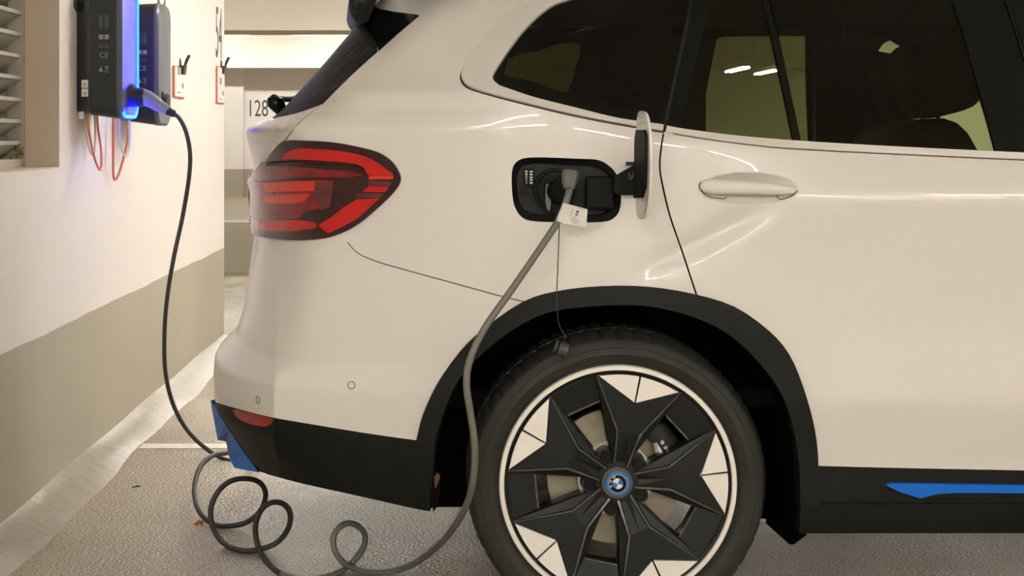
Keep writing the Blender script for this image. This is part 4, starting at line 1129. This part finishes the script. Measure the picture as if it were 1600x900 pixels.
bm = bmesh.new(); tube(bm, crv[:ks + 1], RC, 12); bm_obj('cable', bm, M_cable, CC, smooth=True)
bm = bmesh.new(); tube(bm, crv[ks:], RC, 12); bm_obj('cable_end', bm, M_cableg, CC, smooth=True)
# plug at the wall charger
a = at(203, 152, 5.19); b = at(222, 152, 5.19); c = at(238, 158, 5.19); d = at(254, 168, 5.19); e = at(262, 173, 5.19)
bm = bmesh.new(); tube(bm, catmull([a, b, at(226, 152, 5.19)], 4), [.034, .034, .034, .034, .033, .032, .031, .031, .030][:9], 18); bm_obj('plug_collar', bm, M_plugd, CC, smooth=True)
pc = catmull([b, at(230, 154, 5.19), c, at(247, 164, 5.19), d, e], 4); bm = bmesh.new(); tube(bm, pc, [.031 - .014 * (i / (len(pc) - 1)) for i in range(len(pc))], 18); bm_obj('wall_plug', bm, M_plugw, CC, smooth=True)
pc = catmull([e, at(266, 175, 5.19), at(273, 179, 5.19)], 3); bm = bmesh.new(); tube(bm, pc, [.0165, .0165, .0135, .0155, .0125, .0145, .011][:len(pc)], 12); bm_obj('plug_boot', bm, M_plugd, CC, smooth=True)
# plug in the car: bent grey handle coming out of the socket
pv = [at(872, 300, D + .03), at(874, 297, D + .0), at(882, 286, D - .03), at(889, 276, D - .055), at(891, 272, D - .07)]
bm = bmesh.new(); tube(bm, catmull(pv[:4], 4), [.030, .030, .029, .028, .027, .026, .024, .023, .022, .021, .020, .019, .018], 14); bm_obj('plug_body', bm, M_portin, CC, smooth=True)
bm = bmesh.new(); hx = at(890, 277, D - .075)
rr = [(.0185, .0), (.0195, .010), (.0165, .026), (.0125, .040)]
dirv = (at(888, 304, D - .075) - at(891, 268, D - .06)).normalized()
tube(bm, [at(891, 268, D - .055) + dirv * t for _, t in rr], [r for r, _ in rr], 8); bm_obj('vehicle_plug', bm, M_grey, CC)
# paper tag wrapped round the cable
tg = [(884, 318), (918, 327), (916, 356), (873, 347)]
bm = bmesh.new(); q = [at(a, b, 3.262 - .004 * (a - 873) / 45) for a, b in tg]; prism(bm, q, [p + Vector((0, .0006, 0)) for p in q]); TG = bm_obj('cable_tag', bm, M_tag, CC); tag(TG, 'white paper tag with small print')
bm = bmesh.new(); tube(bm, [at(885.5, 319, 3.272), at(874, 347, 3.268)], .0095, 14, caps=False); bm_obj('tag_wrap', bm, M_tag, CC, smooth=True)
ex = (q[1] - q[0]).normalized(); ez = (q[0] - q[3]).normalized()
def mark(u, v, wd, ht, m_=M_ink):
    o_ = q[0] + (q[1] - q[0]) * u + (q[3] - q[0]) * v + Vector((0, -.0006, 0))
    bm = bmesh.new(); pts = [o_, o_ + ex * wd, o_ + ex * wd - ez * ht, o_ - ez * ht]; prism(bm, pts, [p + Vector((0, .0004, 0)) for p in pts]); bm_obj('tag_print', bm, m_, TG)
for i in range(4): mark(.36 - .0 * i, .22 + .10 * i, .004, .0016, M_print)
for i in range(3): mark(.44 + .04 * i, .66 + .09 * i, .020 - .003 * i, .0012, M_print)
mark(.55, .06, .018, .0010, M_print); mark(.56, .20, .006, .0045); mark(.57, .36, .0055, .0035)
def tagtext(s, u, v, size):
    o_ = q[0] + (q[1] - q[0]) * u + (q[3] - q[0]) * v + Vector((0, -.0006, 0))
    text_obj('tag_symbol', s, size, o_, ex, ez, M_ink, TG, th=.0002)
tagtext('CE', .60, .56, .006)
# dust cap hanging on its thin cord
cord = catmull([at(874, 346, D - .012), at(873, 380, D - .012), at(871, 430, D - .024), at(870, 456, D - .030), at(870.5, 482, D - .030), at(873, 505, D - .030), at(880, 520, D - .030), at(884, 526, D - .030), at(880, 533, D - .030)], 5)
bm = bmesh.new(); tube(bm, cord, .0012, 6); bm_obj('cap_cord', bm, M_plugd, CC, smooth=True)
c1 = at(868, 541, D - .03); c2 = at(889, 549, D - .03); ax = (c2 - c1).normalized()
bm = bmesh.new(); tube(bm, [c1 + ax * .006, c1 + ax * .008, c1 + ax * .028, c1 + ax * .030], [.014, .0158, .0158, .013], 18); bm_obj('dust_cap', bm, M_cable, CC, smooth=True)
bm = bmesh.new(); tube(bm, [c1 - ax * .003, c1 + ax * .003], [.0165, .0165], 18); bm_obj('dust_cap_lip', bm, M_cable, CC, smooth=True)

# ------------------------------------------------------------------ wall chargers
def charger(y0, wdt, zb, ht, lit, label):
    t = empty('wall_charger', (WX, y0 + wdt / 2, zb)); tag(t, label, 'charger')
    yc, zc = y0 + wdt / 2, zb + ht / 2
    def rr(x, wy, hz, rad, dz=0, n=8):
        pts = []
        for cy, cz2, a0 in ((wy / 2 - rad, hz / 2 - rad, 0), (-(wy / 2 - rad), hz / 2 - rad, 90), (-(wy / 2 - rad), -(hz / 2 - rad), 180), (wy / 2 - rad, -(hz / 2 - rad), 270)):
            for k in range(n + 1):
                a = math.radians(a0 + 90 * k / n); pts.append(Vector((x, yc + cy + rad * math.cos(a), zc + dz + cz2 + rad * math.sin(a))))
        return pts
    def loft(name, secs, m_, parent):
        bm = bmesh.new(); rows = [[bm.verts.new(p) for p in s_] for s_ in secs]
        for a_, b_ in zip(rows, rows[1:]):
            n = len(a_)
            for i in range(n): bm.faces.new((a_[i], a_[(i + 1) % n], b_[(i + 1) % n], b_[i]))
        bm.faces.new(rows[0]); bm.faces.new(rows[-1]); return bm_obj(name, bm, m_, parent, smooth=True)
    XB, X1, XF = WX, WX + .044, WX + .138
    loft('back_plate', [rr(XB, wdt - .01, ht - .02, .02), rr(XB + .004, wdt - .004, ht - .012, .024), rr(X1, wdt - .004, ht - .012, .03)], M_cback, t)
    loft('housing', [rr(X1, wdt, ht - .008, .034, -.002), rr(XF, wdt, ht + .012, .055, -.006)], M_cbox, t)
    loft('front_rim', [rr(XF, wdt + .004, ht + .016, .057, -.006), rr(XF + .010, wdt + .004, ht + .016, .060, -.006), rr(XF + .018, wdt - .014, ht - .004, .055, -.006), rr(XF + .016, wdt - .03, ht - .02, .05, -.006)], M_crim, t)
    sock = [(XF + .017, yc, zb + .075), (XF + .030, yc, zb + .073)]
    bm = bmesh.new(); tube(bm, sock, [.040, .036], 22); bm_obj('socket', bm, M_plugd, t, smooth=True)
    if lit:
        ringp = rr(XF + .0180, wdt - .012, ht - .004, .055, -.006)
        ringp = ringp[22:] + ringp[:9]          # far side and the rounded ends
        bm = bmesh.new(); tube(bm, ringp, .0058, 8); o = bm_obj('light_ring', bm, M_led, t, smooth=True); tag(o, 'glowing blue light ring')
    else:
        bm = bmesh.new(); tube(bm, [(XF + .017, yc - .04, zb + .12), (XF + .0195, yc - .045, zb + .09), (XF + .0195, yc - .045, zb + .05)], .003, 6); bm_obj('socket_slot', bm, M_portin, t)
    # print on the flank: two patches, CE, warning signs
    yf = y0 - .0035
    def flank(px0, dz): return Vector((px0, yf, dz))
    xm = WX + .095
    text_obj('flank_print', 'CE', .027, (xm, yf, zb + .205), (1, 0, 0), (0, 0, 1), M_print, t, th=.0006)
    for dz, ww, hh in ((.268, .026, .016), (.236, .020, .010), (.32, .022, .045)):
        m_ = M_print if dz == .268 else mat('faint_print', (.055, .058, .058, 1), .5)
        bm = bmesh.new()
        for s in (0, 1):
            x0 = xm - .017 + s * .019; bbox(bm, x0, x0 + .015, yf - .0006, yf + .002, zb + dz - hh / 2, zb + dz + hh / 2)
        bm_obj('flank_print', bm, m_, t)
    bm = bmesh.new(); tri = [(xm - .018, zb + .150), (xm - .002, zb + .150), (xm - .010, zb + .166)]
    prism(bm, [(x, yf - .0006, z) for x, z in tri], [(x, yf + .002, z) for x, z in tri]); bm_obj('flank_print', bm, M_print, t)
    bm = bmesh.new()
    for p_, q_ in (((.003, .152), (.016, .167)), ((.003, .167), (.016, .152)), ((.004, .148), (.016, .148)), ((.003, .167), (.016, .167))):
        a_ = Vector((xm + p_[0], yf, zb + p_[1])); b_ = Vector((xm + q_[0], yf, zb + q_[1])); tube(bm, [a_, b_], .0011, 4)
    bm_obj('flank_print', bm, M_print, t)
    if lit:
        for k in range(2):
            z0 = zb + .094 - k * .030
            s_ = box('sticker', WX + .018, WX + .040, y0 - .0005, y0 + .003, z0, z0 + .027, M_tag, t)
            box('sticker_print', WX + .024, WX + .036, y0 - .0010, y0 + .001, z0 + .010, z0 + .014, M_print, s_)
            box('sticker_print', WX + .026, WX + .032, y0 - .0010, y0 + .001, z0 + .004, z0 + .008, M_print, s_)
        box('cable_gland', WX + .006, WX + .022, y0 + .01, y0 + .03, zb - .012, zb + .015, M_tag, t)
    return t
charger(5.06, .25, 1.222, .46, True, 'dark grey wall charger with a glowing blue light ring and plugged cable')
charger(5.68, .25, 1.205, .46, False, 'unlit dark grey wall charger with an empty socket')

def wire(px_pts, Y, m_, r, name, label, group=None):
    bm = bmesh.new(); tube(bm, catmull([at(a, b, Y + dy) for a, b, dy in px_pts], 6), r, 8)
    o = bm_obj(name, bm, m_, smooth=True); tag(o, label, 'wire', group)
wire([(135, 175, 0), (139, 205, 0), (147, 245, 0), (154, 263, .03), (158, 262, .06), (158, 235, .08), (153, 200, .09), (152, 180, .09)], 5.10, M_orange, .0042, 'supply_cable', 'orange supply cable looping under the lit charger')
wire([(134, 178, 0), (136, 215, 0), (142, 238, .03), (147, 240, .05), (149, 215, .08), (148, 180, .09)], 5.16, M_wwire, .0042, 'data_cable', 'white cable looping under the lit charger')
wire([(177, 182, 0), (177, 230, 0), (177, 270, 0), (180, 281, .03), (187, 268, .06), (197, 230, .09), (201, 200, .1), (201, 182, .1)], 5.50, M_orange, .0046, 'supply_cable', 'orange supply cable looping under the unlit charger')
wire([(186, 182, 0), (187, 215, 0), (192, 238, .03), (198, 243, .06), (202, 225, .08), (202, 182, .1)], 5.43, M_wwire, .0046, 'data_cable', 'white cable looping under the unlit charger')

# ------------------------------------------------------------------ clipped stall signs
def sign(y0, y1, z0, z1, label, tilt=0.0):
    t = empty('stall_sign', (WX, (y0 + y1) / 2, z0)); tag(t, label, 'sign')
    x = WX + .012
    box('red_backing', WX + .002, x - .003, y0 - .012, y1 + .006, z0 - .006, z1 + .004, M_red, t)
    box('panel', x - .003, x, y0, y1, z0, z1, M_tag, t)
    box('sign_print', x, x + .0006, y0 + .05, y0 + .12, z0 + .10, z0 + .135, M_print, t); box('sign_print', x, x + .0006, y1 - .08, y1 - .03, z0 + .04, z0 + .065, M_print, t)
    box('sign_print', x, x + .0006, y0 + .05, y1 - .11, z0 + .015, z0 + .022, M_print, t)
    # spring clip gripping the top edge
    ym = (y0 + y1) / 2 + .05
    bm = bmesh.new(); prism(bm, [(x + dx, ym - .03, z1 + dz) for dx, dz in ((-.010, -.03), (.012, -.03), (.018, .012), (-.016, .012))], [(x + dx, ym + .03, z1 + dz) for dx, dz in ((-.010, -.03), (.012, -.03), (.018, .012), (-.016, .012))])
    cl = bm_obj('spring_clip', bm, M_clip, t)
    for s in (-1, 1):
        bm = bmesh.new(); tube(bm, [(x + .002 + s * .010, ym, z1 + .008), (x + .004 + s * .016, ym, z1 + .035), (x + .004 + s * .030, ym, z1 + .062)], [.006, .008, .007], 8); bm_obj('clip_lever', bm, M_clip, cl, smooth=True)
sign(6.78, 7.02, 1.335, 1.470, 'white red-edged sign with a black spring clip next to number 53')
sign(8.0, 8.22, 1.335, 1.525, 'white red-edged sign with a black spring clip under number 54')

# ------------------------------------------------------------------ dry leaf and crumbs on the floor
lf = fl(310, 822, .0); bm = bmesh.new()
out = [(-.014, .0), (-.006, .004), (-.002, .016), (.004, .010), (.016, .009), (.010, .000), (.012, -.012), (.003, -.008), (-.004, -.013), (-.006, -.005)]
va = [bm.verts.new((lf.x + x * 1.1, lf.y + y * .7, .004 + .016 * max(0, y / .016) + .004 * math.sin(i * 2.1))) for i, (x, y) in enumerate(out)]
cv = bm.verts.new((lf.x, lf.y, .013))
for i in range(len(va)): bm.faces.new((va[i], va[(i + 1) % len(va)], cv))
LO = bm_obj('dry_leaf', bm, M_leaf); tag(LO, 'curled orange brown dry leaf on the floor beside coiled cable', 'leaf')
sm = LO.modifiers.new('t', 'SOLIDIFY'); sm.thickness = .0012


for px, py, h, an, lab_ in ((213, 761, .002, .5, 'thin dark stalk lying on the bare floor near kerb'), (138, 734, .024, -.3, 'thin dark stalk lying on the sloping kerb')):
    p = fl(px, py, h); d_ = Vector((math.cos(an), math.sin(an), 0)) * .014
    bm = bmesh.new(); tube(bm, [p - d_, p + d_ * .2 + Vector((0, 0, .003)), p + d_], [.0012, .003, .0012], 6); tag(bm_obj('leaf_stalk', bm, mat('stalk', srgb(70, 55, 42), .8)), lab_, 'stalk')
